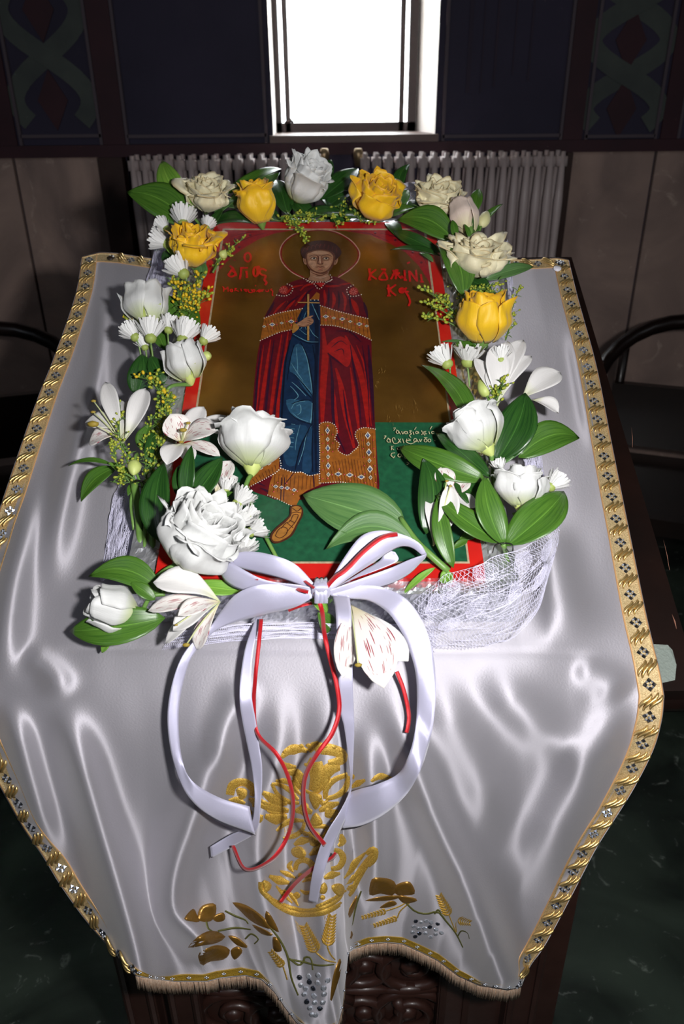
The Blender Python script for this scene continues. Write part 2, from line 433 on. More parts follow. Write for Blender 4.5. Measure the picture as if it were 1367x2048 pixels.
part('cabinet', *hexa(np.array(lo + hi)), M_wood2, DK, smooth=False)
part('plinth', *box2((bx0 - .02, by0 - .005, 0), (bx1 + .02, by1 + .01, .06)), M_wood, DK, smooth=False)
part('top_rail', *box2((bx0, by0, zt0 - .06), (bx1, by0 + .03, zt0)), M_wood2, DK, smooth=False)
for px_ in (285, 372, 905, 1040):
    x = YP(px_, 2020, by0)[0]
    mb = MB(); mb.add(*box2((x - .022, by0 - .002, .05), (x + .022, by0 + .03, zt0)))
    for dx in (-.016, .016): mb.add(*tube([(x + dx, by0 - .004, .06), (x + dx, by0 - .004, zt0 - .02)], .005, 6))
    mb.part('corner_post', M_wood2, DK, smooth=False)
# carved scroll panels between the posts
def scroll(c, r, turns, s, y, mb, w=.008):
    t = np.linspace(0, 1, 26); a = s * turns * 2 * math.pi * t + .6
    rr = r * (1 - t) ** .8 + .004
    mb.add(*tube(np.stack([c[0] + rr * np.cos(a), a * 0 + y, c[1] + rr * np.sin(a)], 1), [w, w, w * .6], 6))
px0 = YP(372, 2020, by0)[0] + .03; px1 = YP(905, 2020, by0)[0] - .03
mb = MB(); rr_ = random.Random(3); ys = by0 + .015
for zc in (.12, .24, .36, .47, .585, .70):
    for k in range(5):
        cx = px0 + (px1 - px0) * (k + .5) / 5
        scroll((cx, zc), .052, 1.6, 1 if (k + int(zc * 10)) % 2 else -1, ys, mb)
        mb.add(*ball((cx, ys, zc), .016, 1, (1, .6, 1)))
        mb.add(*tube([(cx - .05, ys, zc - .055), (cx, ys - .004, zc - .045), (cx + .05, ys, zc - .055)], [.003, .009, .003], 6))
mb.part('carved_scrollwork', M_wood2, DK, kind='stuff')

# ================================================================ the satin cloth
LT = cr([(164, 514), (150, 595), (107, 719), (75, 799), (30, 928), (0, 1018), (-45, 1155), (-84, 1290), (-100, 1392)], 80)
RT = cr([(1136, 520), (1156, 602), (1192, 734), (1221, 881), (1260, 1076), (1294, 1242), (1318, 1340), (1327, 1392)], 80)
LF = cr([(-100, 1392), (-64, 1455), (0, 1571), (47, 1655), (85, 1710), (125, 1775), (180, 1850), (240, 1915), (272, 1950)], 80)
RF = cr([(1327, 1392), (1322, 1440), (1305, 1500), (1267, 1575), (1226, 1640), (1192, 1694), (1158, 1759), (1117, 1838), (1085, 1895), (1060, 1930), (1041, 1973)], 80)
HB = np.array([(272, 1950), (310, 1958), (350, 1962), (414, 1962), (440, 1955), (491, 1950), (524, 1958), (550, 1983), (573, 2017), (596, 2047), (620, 2062), (645, 2067), (672, 2056), (682, 2020), (689, 1960), (695, 1905), (705, 1898), (736, 1887), (772, 1884), (805, 1887), (836, 1901), (875, 1920), (916, 1951), (958, 1970), (1014, 1979), (1041, 1973)], float)
TT = np.array([(164, 514), (200, 505), (235, 507), (300, 517), (560, 519), (700, 519), (960, 518), (1060, 519), (1115, 516), (1136, 520)], float)
def byy(c, t):
    y = c[0, 1] + t * (c[-1, 1] - c[0, 1]); return np.array([np.interp(y, c[:, 1], c[:, 0]), y])
def byx(c, t):
    x = c[0, 0] + t * (c[-1, 0] - c[0, 0]); return np.array([x, np.interp(x, c[:, 0], c[:, 1])])
def px_uv(u, v):
    if v <= 1:
        L_, R_ = byy(LT, v), byy(RT, v); T_ = byx(TT, u); B_ = np.array([LT[-1, 0] + u * (RT[-1, 0] - LT[-1, 0]), CREASE])
    else:
        v = v - 1; L_, R_ = byy(LF, v), byy(RF, v); B_ = byx(HB, u); T_ = np.array([LT[-1, 0] + u * (RT[-1, 0] - LT[-1, 0]), CREASE])
    c00, c10 = T_ * 0 + (LT[0] if v <= 1 and T_[1] < 1000 else LF[0]), (RT[0] if T_[1] < 1000 else RF[0])
    c01, c11 = (LT[-1] if T_[1] < 1000 else LF[-1]), (RT[-1] if T_[1] < 1000 else RF[-1])
    return (1 - v) * T_ + v * B_ + (1 - u) * L_ + u * R_ - ((1 - u) * (1 - v) * c00 + u * (1 - v) * c10 + (1 - u) * v * c01 + u * v * c11)

# folds: (polyline, half width at each end px, height mm at each end)
FOLDS = [
 # on the slope, left of the icon
 ([(200, 690), (166, 850), (132, 980), (108, 1100), (104, 1210)], 20, 34, 5, 16),
 ([(84, 930), (52, 1060), (22, 1180), (10, 1300), (20, 1400)], 24, 44, 8, 26),
 ([(212, 560), (200, 700), (186, 860)], 12, 16, 3, 3),
 ([(40, 1300), (95, 1335), (140, 1400)], 26, 30, 8, 10),
 # on the slope, right of the icon
 ([(1080, 1030), (1120, 1180), (1150, 1300)], 40, 50, 6, 16),
 ([(1138, 640), (1162, 780), (1188, 920)], 12, 12, 3, 3),
 ([(1140, 1330), (1210, 1360), (1250, 1400)], 22, 40, 5, 9),
 # hanging front: left side
 ([(0, 1380), (34, 1470), (60, 1560), (90, 1650), (130, 1720)], 32, 22, 18, 9),
 ([(110, 1380), (155, 1500), (195, 1640), (230, 1760), (264, 1880), (282, 1950)], 34, 42, 18, 36),
 ([(425, 1400), (440, 1480), (400, 1600), (352, 1720), (345, 1820), (400, 1880)], 38, 30, 7, 22),
 ([(500, 1350), (455, 1450), (440, 1560)], 32, 26, 8, 12),
 ([(545, 1340), (560, 1480), (520, 1640), (520, 1760), (560, 1900), (600, 2040)], 34, 40, 9, 26),
 ([(640, 1340), (650, 1480), (640, 1640), (640, 1760), (650, 1900), (655, 2060)], 38, 50, 8, 34),
 # hanging front: right side
 ([(770, 1340), (790, 1420), (840, 1560), (900, 1700), (970, 1860), (1010, 1960)], 30, 40, 8, 34),
 ([(730, 1420), (740, 1560), (750, 1700), (745, 1850)], 30, 26, 9, 16),
 ([(860, 1340), (900, 1420), (960, 1560), (1010, 1700)], 40, 56, 9, 12),
 ([(960, 1330), (1040, 1420), (1120, 1480), (1190, 1560)], 40, 46, 9, 14),
 ([(1250, 1370), (1225, 1440), (1180, 1520), (1120, 1640), (1050, 1800)], 34, 70, 16, 22),
]
# relief sampled once on a fine lattice
_gx = np.arange(-200, 1440, 4.0); _gy = np.arange(470, 2120, 4.0)
_GX, _GY = np.meshgrid(_gx, _gy)
def _relief_lattice():
    H_ = np.zeros_like(_GX)
    for pts, w0, w1, a0_, a1_ in FOLDS:
        c = cr(pts, 30); best = np.full(_GX.shape, 1e9); bs = np.zeros(_GX.shape)
        for i in range(29):
            a, b_ = c[i], c[i + 1]; d = b_ - a; L2 = float(d @ d)
            t = np.clip(((_GX - a[0]) * d[0] + (_GY - a[1]) * d[1]) / L2, 0, 1)
            dd = np.hypot(_GX - a[0] - t * d[0], _GY - a[1] - t * d[1])
            k = dd < best; best = np.where(k, dd, best); bs = np.where(k, (i + t) / 29, bs)
        w = w0 + (w1 - w0) * bs; am = (a0_ + (a1_ - a0_) * bs) / 1000
        fd = np.clip(bs / .3, 0, 1); fd = fd * fd * (3 - 2 * fd)
        if c[-1, 1] < 1870: q_ = np.clip((1 - bs) / .35, 0, 1); fd = fd * q_ * q_ * (3 - 2 * q_)
        H_ += am * 1.1 * fd * np.exp(-(best / w) ** 2)
    n = NZ(_GX / 210 + 3, _GY / 260) * .004 + NZ(_GX / 60 + 9, _GY / 110 + 5) * .0008
    n += np.where(_GY > 1300, np.minimum(1, (_GY - 1300) / 160), 0) * NZ(_GX / 95 + 1, (_GY + _GX * .2) / 420) * .009
    H_ += n
    _q = np.clip((_GY - 1620) / 400, 0, 1); H_ += _q * _q * (3 - 2 * _q) * .03 / (1 + np.exp(np.clip((_GX - 692) / 5.0, -40, 40)))
    H_ *= np.where(_GY < 700, np.clip((_GY - 530) / 160, 0, 1), 1)
    k = np.clip(np.minimum(_GX - 215, 1100 - _GX) / 60, 0, 1) * np.clip((1310 - _GY) / 40, 0, 1)
    H_ *= (1 - k)
    H_ -= .0022 * np.exp(-((_GY - 1303 - .01 * (_GX - 683)) / 6.0) ** 2) * np.clip((_GX - 120) / 60, 0, 1) * np.clip((1200 - _GX) / 60, 0, 1)
    return H_
_RL = _relief_lattice()
def relief(x, y):
    fx = (x - _gx[0]) / 4; fy = (y - _gy[0]) / 4; i = int(min(max(fx, 0), len(_gx) - 2)); j = int(min(max(fy, 0), len(_gy) - 2))
    fx = min(max(fx - i, 0), 1); fy = min(max(fy - j, 0), 1); g = _RL
    return float((g[j, i] * (1 - fx) + g[j, i + 1] * fx) * (1 - fy) + (g[j + 1, i] * (1 - fx) + g[j + 1, i + 1] * fx) * fy)
_KS = .026
def SURF(x, y, off=0.0):
    """the cloth: the slope and the upright drop, joined by a soft rounded edge"""
    h = relief(x, y) + off; d = ray(x, y)
    tp = (h - EN @ (CAM - ORIG)) / (EN @ d); tq = (YF - h - CAM[1]) / d[1]
    m_ = max(tp, tq); t = m_ + _KS * math.log(math.exp((tp - m_) / _KS) + math.exp((tq - m_) / _KS))
    return CAM + t * d
def SUV(u, v, off=0.0):
    a = px_uv(u, v); return SURF(a[0], a[1], off)
def SNRM(u, v):
    e = .004; u0, u1 = max(0, u - e), min(1, u + e); v0, v1 = max(0, v - e), min(2, v + e)
    du = SUV(u1, v) - SUV(u0, v); dv = SUV(u, v1) - SUV(u, v0)
    n = np.cross(dv, du); return nrm(n)

def satin(name, c, rough=.36, metal=.55, thread=900, direction=(1, .05, 1), an=.9, rot=0.0, bstr=.12):
    mt = mat(name, c, rough, metal, aniso=an); N, L, b = nodes_of(mt)
    tg = N.new('ShaderNodeTangent'); tg.direction_type = 'UV_MAP'; L.new(tg.outputs[0], b.inputs['Tangent']); b.inputs['Anisotropic Rotation'].default_value = rot
    b.inputs['Sheen Weight'].default_value = .3
    tc = N.new('ShaderNodeTexCoord'); mp = N.new('ShaderNodeMapping'); mp.inputs['Scale'].default_value = direction
    nz = N.new('ShaderNodeTexNoise'); nz.inputs['Scale'].default_value = thread; nz.inputs['Detail'].default_value = 3
    bp = N.new('ShaderNodeBump'); bp.inputs['Strength'].default_value = bstr; bp.inputs['Distance'].default_value = .0006
    L.new(tc.outputs['UV'], mp.inputs['Vector']); L.new(mp.outputs['Vector'], nz.inputs['Vector']); L.new(nz.outputs['Fac'], bp.inputs['Height']); L.new(bp.outputs['Normal'], b.inputs['Normal'])
    return mt
M_satin = satin('ivory_silver_satin', (184, 181, 188), .68, .66, 260, (2.0, 1.0, 1), an=.72, rot=.25, bstr=.3)
M_gold = mat('gold_braid', (176, 148, 102), .45, .5, bump=(1400, .8, .001), vary=(900, (240, 218, 168), .18))
M_gold2 = mat('bright_gold_thread', (226, 194, 128), .3, .85, bump=(1600, .5, .0006))
M_emb = mat('gold_embroidery', (168, 122, 30), .38, .45, bump=(1500, .7, .001), vary=(1100, (236, 200, 96), .16))
M_foilgold = mat('antique_gold_foil', (140, 104, 44), .36, .6, bump=(120, .5, .002))
M_olive = mat('olive_thread', (92, 92, 44), .5, .2)
M_hem = mat('hem_gold_lace', (176, 142, 46), .5, .2, bump=(900, .8, .001), vary=(700, (136, 108, 34), .2))
M_fringe = mat('bullion_fringe', (206, 172, 144), .42, .6, vary=(400, (236, 214, 192), .2))
M_silver = mat('silver_sequin', (206, 212, 222), .28, .8)
M_dark = mat('dark_sequin', (86, 92, 104), .2, .9)
M_peach = mat('braid_peach_edge', (206, 160, 108), .55, .3)

nu, nv1, nv2 = 200, 130, 150
us = np.linspace(0, 1, nu); 
us = np.sort(np.unique(np.r_[us, np.linspace(.525, .57, 24)])); nu = len(us)
vs = np.r_[np.linspace(0, 1, nv1), 1 + np.linspace(0, 1, nv2)[1:]]
V = np.array([SUV(u, v) for v in vs for u in us])
vm = np.r_[np.linspace(0, .85, nv1), .85 + .65 * np.linspace(0, 1, nv2)[1:]]
uv = np.array([(u * .62, v) for v in vm for u in us])
CL = thing('altar_cloth', 'silver-white satin cloth with gold braid edging draped over the icon stand', 'cloth', SUV(.5, 1.0))
sat = part('satin_panel', V, grid_faces(len(vs), nu), M_satin, CL, uv=uv)
md = sat.modifiers.new('thick', 'SOLIDIFY'); md.thickness = .0012; md.offset = -1

def inst(name, mesh, parent, pos, R, s=1.0):
    o = bpy.data.objects.new(name, mesh); COL.objects.link(o); o.parent = parent
    M4 = Matrix.Identity(4); R = np.asarray(R, float) * s
    for i in range(3):
        for j in range(3): M4[i][j] = R[i, j]
        M4[i][3] = pos[i] - ORG[parent.name][i]
    o.matrix_local = M4; ORG[o.name] = ORG[parent.name]
    return o
def motif_flower():
    mb = MB(); q = .0036
    for k in range(4):
        a = k * math.pi / 2; c = (q * math.cos(a), q * math.sin(a), .0008)
        V_ = np.array([c, c, c, c], float) + np.array([(.0022, 0, 0), (0, .0022, 0), (-.0022, 0, 0), (0, -.0022, 0)])
        V_ = np.vstack([V_ - [0, 0, .001], np.array(c) + [0, 0, .001]])
        mb.add(V_, [(0, 1, 4), (1, 2, 4), (2, 3, 4), (3, 0, 4)], 0)
    for k in range(4):
        a = k * math.pi / 2 + math.pi / 4; mb.add(*ball((.0032 * math.cos(a), .0032 * math.sin(a), .0008), .0011, 1), 1)
    mb.add(*ball((0, 0, .001), .0012, 1), 1)
    V_, f_ = mb.done(); return me('braid_flower', V_, f_, [M_dark, M_silver], False, mb.M)
def motif_leaf():
    mb = MB()
    for k, (dx, l) in enumerate(((-.0035, .8), (0, 1.0), (.0035, .8))):
        t = np.linspace(-1, 1, 7)
        pts = np.stack([dx + .0042 * t * l + .0012 * np.sin(t * 3), .0068 * t * l, .0006 + .0012 * (1 - t * t)], 1)
        mb.add(*tube(pts, [.0004, .0013, .0014, .0013, .0004], 5), 0)
    V_, f_ = mb.done(); return me('braid_leaf', V_, f_, [M_gold2], True, mb.M)
MFL, MLF = motif_flower(), motif_leaf()
def braid_strip(fn, n, wid, name, mats, prof, label=None):
    """fn(t, w) -> world point at t along the edge and w metres in from it"""
    rows = []
    for i in range(n):
        t = i / (n - 1)
        for (w, h) in prof: rows.append(fn(t, w * wid, h))
    k = len(prof); mi = []
    F_ = grid_faces(n, k)
    for i in range(n - 1):
        for j in range(k - 1): mi.append(1 if j in (0, 1, k - 2, k - 3) and len(mats) > 1 else 0)
    return part(name, np.array(rows), F_, mats, CL, mi=mi, label=label)
def side_fn(side):
    def fn(t, w, h):
        v = 2 * t; e = .01
        uu = 0 if side < 0 else 1
        a = SUV(uu, v); b_ = SUV(uu - side * e, v); k = w / max(1e-6, np.linalg.norm(b_ - a)) * e
        u = uu - side * k
        return SUV(u, v, .0012 + h)
    return fn
def top_fn(t, w, h):
    a = SUV(t, 0); b_ = SUV(t, .02); k = w / np.linalg.norm(b_ - a) * .02
    return SUV(t, k, .0014 + h)
PROF = [(0, -.0006), (0.0, .0006), (.07, .0012), (.14, .0003), (.22, .0001), (.5, .0004), (.78, .0001), (.86, .0003), (.93, .0012), (1, .0004), (1, -.0006)]
WB_ = .0235
def place_motifs(fn, length_n, wid, sp, skip=0.0):
    # walk along
    ts = np.linspace(0, 1, 400); pts = np.array([fn(t, wid * .5, .0004) for t in ts])
    d = np.r_[0, np.cumsum(np.linalg.norm(np.diff(pts, axis=0), axis=1))]
    s = skip
    k = 0
    while s < d[-1] - skip * .3:
        t = float(np.interp(s, d, ts)); e = .002
        p = fn(t, wid * .5, .0006); tx = nrm(fn(min(1, t + e), wid * .5, .0006) - fn(max(0, t - e), wid * .5, .0006))
        ac = nrm(fn(t, wid * .62, .0006) - fn(t, wid * .38, .0006)); n = nrm(np.cross(ac, tx))
        if np.dot(n, CAM - p) < 0: n = -n
        ac = np.cross(tx, n)
        inst('braid_flower' if k % 2 == 0 else 'braid_leaf', MFL if k % 2 == 0 else MLF, CL, p + n * .0004, np.stack([ac, tx, n], 1), 1.15 if k % 2 == 0 else 1.4)
        s += sp / 2; k += 1
for sd in (-1, 1):
    fn = side_fn(sd)
    braid_strip(fn, 260, WB_, 'gold_braid', [M_gold, M_peach], PROF)
    place_motifs(fn, 1, WB_, .0315, .012)
braid_strip(top_fn, 120, WB_, 'gold_braid', [M_gold, M_peach], PROF)
place_motifs(top_fn, 1, WB_, .0315, .045)
# hem lace and fringe
def hem_fn(t, w, h):
    u = float(np.interp(t, _ht, us)); a = SUV(u, 2); b_ = SUV(u, 1.97); k = w / max(.004, np.linalg.norm(b_ - a)) * .03
    return SUV(u, 2 - k, .0012 + h)
_hp = np.array([SUV(u, 2) for u in us]); _hd = np.r_[0, np.cumsum(np.linalg.norm(np.diff(_hp, axis=0), axis=1))]; _ht = _hd / _hd[-1]
braid_strip(hem_fn, 300, .0125, 'hem_lace', [M_hem], [(0, 0), (.1, .001), (.3, .0003), (.55, .0008), (.8, .0003), (.92, .001), (1, -.0005)])
for k in range(34):
    t = (k + .5) / 34; p = hem_fn(t, .0065, .0012)
    mb = MB()
    for q in range(4):
        a = q * math.pi / 2; mb.add(*ball(p + np.array([math.cos(a) * .0017, -.0006, math.sin(a) * .0014]), .0011, 1))
    mb.part('hem_sequin', M_silver, CL)
mb = MB(); R_ = random.Random(8)
nf = 620
for k in range(nf):
    t = (k + R_.random() * .6) / nf; p = hem_fn(t, .001, -.001)
    if abs(float(np.interp(t, _ht, us)) - .5495) < .0065: continue
    l = .0235 + R_.uniform(-.0015, .0015); dx = R_.uniform(-.0012, .0012); dy = R_.uniform(-.0012, .0006)
    mb.add(*tube([p, p + [dx * .3, dy, -l * .5], p + [dx, dy, -l]], [.0006, .0008, .0007], 4))
mb.part('fringe', M_fringe, CL, kind='stuff')

EMW = 1.6
# ---- embroidery: raised pads and cords lying on the hanging front
def cord(pts, w, taper=(.35, 1, .35), h=.0016, m_=None, mb=None, n=None):
    """raised stitched stroke; w = width in px at its widest"""
    c = cr(pts, n or max(6, int(len(pts) * 3))); n = len(c)
    tg = np.gradient(c, axis=0); tg /= np.maximum(1e-9, np.linalg.norm(tg, axis=1))[:, None]
    nn = np.stack([-tg[:, 1], tg[:, 0]], 1)
    ww = np.interp(np.linspace(0, 1, n), np.linspace(0, 1, len(taper)), taper) * w / 2 * (EMW if w > 4.4 else 1.15)
    rows = []
    for i in range(n):
        for s, hh in ((-1, .0002), (-.6, h * .8), (0, h), (.6, h * .8), (1, .0002)):
            q = c[i] + nn[i] * ww[i] * s; rows.append(SURF(q[0], q[1], hh + .0008))
    mb.add(np.array(rows), grid_faces(n, 5))
def pad(poly, h=.0018, mb=None):
    c = cr(poly, max(16, len(poly) * 3), closed=True)[:-1]; g = c.mean(0); c = g + (c - g) * 1.14; n = len(c); rows = []
    for s, hh in ((1, .0002), (.93, h * .8), (.5, h), ):
        for q in c: q = g + (q - g) * s; rows.append(SURF(q[0], q[1], hh + .0008))
    rows.append(SURF(g[0], g[1], h + .0008)); 
    f = grid_faces(3, n, True) + [(2 * n + i, 2 * n + (i + 1) % n, 3 * n) for i in range(n)]
    mb.add(np.array(rows), f)
EMW = 2.15
eag = MB()
def E(*a, **k): cord(*a, mb=eag, **k)
E([(563, 1515), (577, 1502), (599, 1498), (614, 1503)], 11); E([(617, 1503), (628, 1491), (641, 1497), (659, 1499), (678, 1505), (684, 1515), (675, 1523), (656, 1526)], 11, taper=(.5, 1, 1, 1, .5))
for x, y in ((602, 1492), (616, 1491), (632, 1487), (650, 1492), (668, 1494), (682, 1501), (570, 1504), (586, 1497)): pad([(x - 5, y), (x, y - 4), (x + 5, y), (x, y + 4)], mb=eag)
E([(562, 1522), (572, 1532), (592, 1534)], 8); E([(608, 1528), (618, 1530), (622, 1515)], 7)
E([(570, 1546), (588, 1545), (600, 1556), (603, 1572), (594, 1566), (588, 1552)], 12, taper=(.4, .8, 1, .7, .4))
E([(631, 1524), (634, 1552), (626, 1582)], 15, taper=(.8, 1, .7), h=.0028); E([(622, 1532), (622, 1560)], 5)
E([(680, 1536), (662, 1538), (650, 1549), (650, 1566), (640, 1577)], 14, taper=(.4, .9, 1, .6, .3))
E([(604, 1577), (625, 1587), (646, 1573), (656, 1560)], 5, taper=(.6, 1, .8))
for a in ([(543, 1568), (556, 1590), (577, 1604), (598, 1606)], [(543, 1568), (560, 1570), (580, 1582), (596, 1600)]): E(a, 6, taper=(.5, 1, .6))
E([(525, 1585), (540, 1594), (558, 1605), (574, 1607)], 12); E([(518, 1609), (545, 1616), (577, 1622)], 12); E([(530, 1632), (550, 1637), (574, 1633)], 13, h=.0026)
E([(551, 1562), (568, 1562), (584, 1570)], 7); E([(514, 1630), (519, 1638), (524, 1642)], 11)
E([(459, 1590), (463, 1573), (477, 1565), (494, 1567), (506, 1580), (502, 1592)], 10, taper=(.9, 1, .8, .9, .5)); E([(457, 1601), (472, 1600), (490, 1607)], 8); E([(474, 1578), (484, 1588), (480, 1598)], 12, h=.003)
E([(497, 1597), (508, 1604), (506, 1614)], 8); E([(492, 1622), (503, 1630)], 9)
E([(651, 1598), (652, 1578), (668, 1560), (695, 1549)], 7, taper=(.7, 1, .7)); E([(651, 1598), (672, 1592), (690, 1577), (697, 1552)], 7, taper=(.7, 1, .7))
E([(702, 1575), (715, 1567), (730, 1560)], 8); E([(742, 1563), (758, 1553), (776, 1556), (786, 1558)], 8); E([(700, 1558), (708, 1550)], 6)
E([(638, 1622), (656, 1613), (678, 1606)], 10); E([(590, 1622), (606, 1620), (624, 1625)], 12); E([(655, 1634), (664, 1628), (676, 1622)], 11)
pad([(619, 1591), (630, 1588), (642, 1592), (640, 1604), (631, 1618), (622, 1604)], h=.003, mb=eag); pad([(631, 1627), (643, 1642), (640, 1650), (621, 1650), (622, 1640)], h=.003, mb=eag)
E([(553, 1662), (566, 1650), (584, 1641), (608, 1642)], 6, taper=(.5, 1, .6)); E([(566, 1677), (588, 1672), (604, 1660), (608, 1644)], 6, taper=(.5, 1, .6)); E([(618, 1656), (634, 1653), (654, 1655), (648, 1672), (632, 1680)], 5, taper=(.6, 1, .6))
# nets of fine crossing threads inside the wing panels
for (x0, y0, x1, y1) in ((552, 1574, 586, 1600), (660, 1562, 690, 1588), (568, 1650, 600, 1670), (604, 1726, 622, 1744), (660, 1718, 676, 1732)):
    for k in range(7):
        a = x0 + (x1 - x0) * k / 6
        E([(a, y0 + 2), (a + 1, (y0 + y1) / 2), (a + 2, y1)], 1.4, h=.0006); b_ = y0 + (y1 - y0) * k / 6
        E([(x0, b_), ((x0 + x1) / 2, b_ + 1), (x1, b_ + 2)], 1.4, h=.0006)
E([(588, 1690), (602, 1682), (622, 1680)], 10); pad([(588, 1696), (600, 1694), (610, 1706), (604, 1716), (588, 1712), (583, 1702)], h=.003, mb=eag); E([(618, 1710), (630, 1702), (642, 1690)], 8); E([(676, 1692), (684, 1684), (682, 1668)], 9)
E([(590, 1740), (594, 1726), (606, 1720), (620, 1726), (626, 1742), (612, 1752), (596, 1750)], 7, taper=(.7, 1, 1, .7)); E([(662, 1738), (678, 1734), (686, 1718), (680, 1704), (668, 1700)], 8, taper=(.6, 1, 1, .6))
E([(648, 1756), (664, 1750), (680, 1747)], 9); E([(688, 1757), (700, 1742), (710, 1726), (730, 1706)], 8); E([(704, 1760), (720, 1742), (734, 1722), (748, 1704)], 7, taper=(.6, 1, 1, .5)); E([(732, 1708), (742, 1700), (750, 1704), (747, 1720), (736, 1732)], 8, taper=(.6, 1, .8, .6))
E([(521, 1764), (522, 1780), (536, 1794), (556, 1811), (588, 1826), (621, 1829), (657, 1821), (683, 1806), (702, 1784), (716, 1758), (733, 1731), (748, 1712)], 6, taper=(.8, 1, 1, 1, .8), n=50)
E([(530, 1792), (555, 1805), (588, 1818), (621, 1821), (655, 1812), (681, 1796), (698, 1772)], 5, taper=(.8, 1, .8), n=40)
E([(538, 1752), (556, 1760), (578, 1766)], 9); E([(526, 1762), (534, 1772), (530, 1784)], 9, h=.003); E([(552, 1772), (566, 1788), (584, 1806)], 5); E([(566, 1780), (582, 1790), (596, 1812)], 5)
E([(586, 1790), (600, 1792)], 9); pad([(648, 1766), (654, 1776), (650, 1786), (641, 1786), (640, 1776)], h=.0028, mb=eag); pad([(664, 1772), (680, 1768), (688, 1778), (680, 1792), (668, 1784)], h=.003, mb=eag)
for k in range(12):
    x = 636 + k * 6; y = 1812 - k * 2.2 - k * k * .12; pad([(x - 5, y), (x, y - 4), (x + 5, y - 1), (x, y + 4)], mb=eag)
E([(640, 1796), (650, 1794)], 6)
for a in ([(600, 1660), (612, 1668), (622, 1664)], [(628, 1690), (640, 1684), (650, 1672)], [(655, 1690), (664, 1680), (672, 1672)], [(584, 1722), (578, 1732), (586, 1744)], [(630, 1720), (642, 1716), (654, 1706)], [(632, 1736), (640, 1730), (650, 1732)], [(604, 1764), (618, 1758), (632, 1760)], [(560, 1742), (574, 1748), (590, 1756)], [(600, 1780), (612, 1786), (624, 1782)], [(690, 1770), (700, 1762), (706, 1750)], [(584, 1560), (590, 1578), (604, 1592)], [(640, 1596), (646, 1608), (656, 1600)], [(660, 1644), (670, 1640), (680, 1634)], [(606, 1700), (600, 1712), (610, 1722)], [(520, 1598), (528, 1606), (540, 1608)], [(534, 1622), (552, 1627), (570, 1628)]): E(a, 5.5)
pad([(608, 1606), (616, 1612), (614, 1626), (604, 1630), (598, 1616)], mb=eag); pad([(652, 1616), (662, 1620), (660, 1634), (650, 1632)], mb=eag); pad([(618, 1668), (630, 1664), (640, 1672), (636, 1688), (622, 1690)], h=.0026, mb=eag)
eag.part('embroidered_eagle', M_emb, CL)

EMW = 1.4
def vein_leaf(poly, name='embroidered_vine_leaf', m_=None):
    mb = MB(); pad(poly, h=.0022, mb=mb); return mb.part(name, m_ or M_foilgold, CL)
VL = [[(370, 1837), (386, 1819), (393, 1831), (398, 1836), (396, 1843), (384, 1842)], [(397, 1836), (404, 1814), (427, 1809), (430, 1823), (424, 1838), (410, 1842)], [(426, 1834), (445, 1826), (448, 1839), (434, 1843)],
 [(378, 1894), (401, 1871), (424, 1863), (446, 1874), (430, 1886), (408, 1890)], [(401, 1905), (430, 1892), (455, 1900), (447, 1917), (420, 1922), (406, 1929), (399, 1915)], [(458, 1873), (475, 1876), (494, 1894), (474, 1890)], [(462, 1902), (475, 1894), (483, 1904), (469, 1918)],
 [(469, 1808), (493, 1812), (520, 1830), (541, 1855), (518, 1850), (498, 1838), (484, 1824)], [(533, 1824), (544, 1836), (556, 1862), (544, 1856), (532, 1842)], [(505, 1850), (530, 1860), (544, 1870), (524, 1868)], [(546, 1876), (556, 1880), (562, 1900), (548, 1900)],
 [(745, 1760), (763, 1757), (783, 1762), (789, 1774), (783, 1789), (760, 1786), (741, 1789)], [(790, 1774), (804, 1766), (819, 1766), (827, 1786), (806, 1790), (792, 1787)], [(733, 1801), (763, 1793), (800, 1792), (786, 1799), (760, 1802)], [(797, 1792), (826, 1796), (831, 1802), (808, 1806)], [(760, 1815), (781, 1802), (792, 1808), (778, 1814)],
 [(688, 1904), (694, 1906), (683, 1940), (674, 1968), (662, 2000), (665, 1960), (674, 1928)], [(713, 1792), (710, 1812), (700, 1834), (692, 1846), (697, 1820)], [(699, 1862), (705, 1870), (696, 1890), (690, 1900), (692, 1880)]]
for pl in VL: vein_leaf(pl)
for a in ([(411, 1837), (416, 1856), (424, 1862)], [(436, 1862), (470, 1856), (501, 1859)], [(578, 1917), (596, 1930), (606, 1924), (609, 1915), (621, 1917), (625, 1940)], [(580, 1919), (606, 1924), (637, 1931), (668, 1929)], [(540, 1855), (560, 1881), (575, 1914), (582, 1955), (596, 1991)],
          [(811, 1806), (830, 1823), (852, 1828), (875, 1824), (891, 1842), (911, 1867), (925, 1895)], [(868, 1828), (876, 1820), (882, 1830)], [(915, 1872), (922, 1862), (934, 1866), (938, 1878)], [(450, 1822), (470, 1832), (490, 1840), (496, 1848)], [(490, 1878), (502, 1868), (516, 1878), (508, 1888)], [(704, 1850), (690, 1880), (690, 1905)], [(722, 1782), (712, 1810), (704, 1850)]):
    st = MB(); cord(a, 4.3, taper=(.8, 1, .7), h=.0016, mb=st, n=16); st.part('embroidered_stem', M_olive, CL)
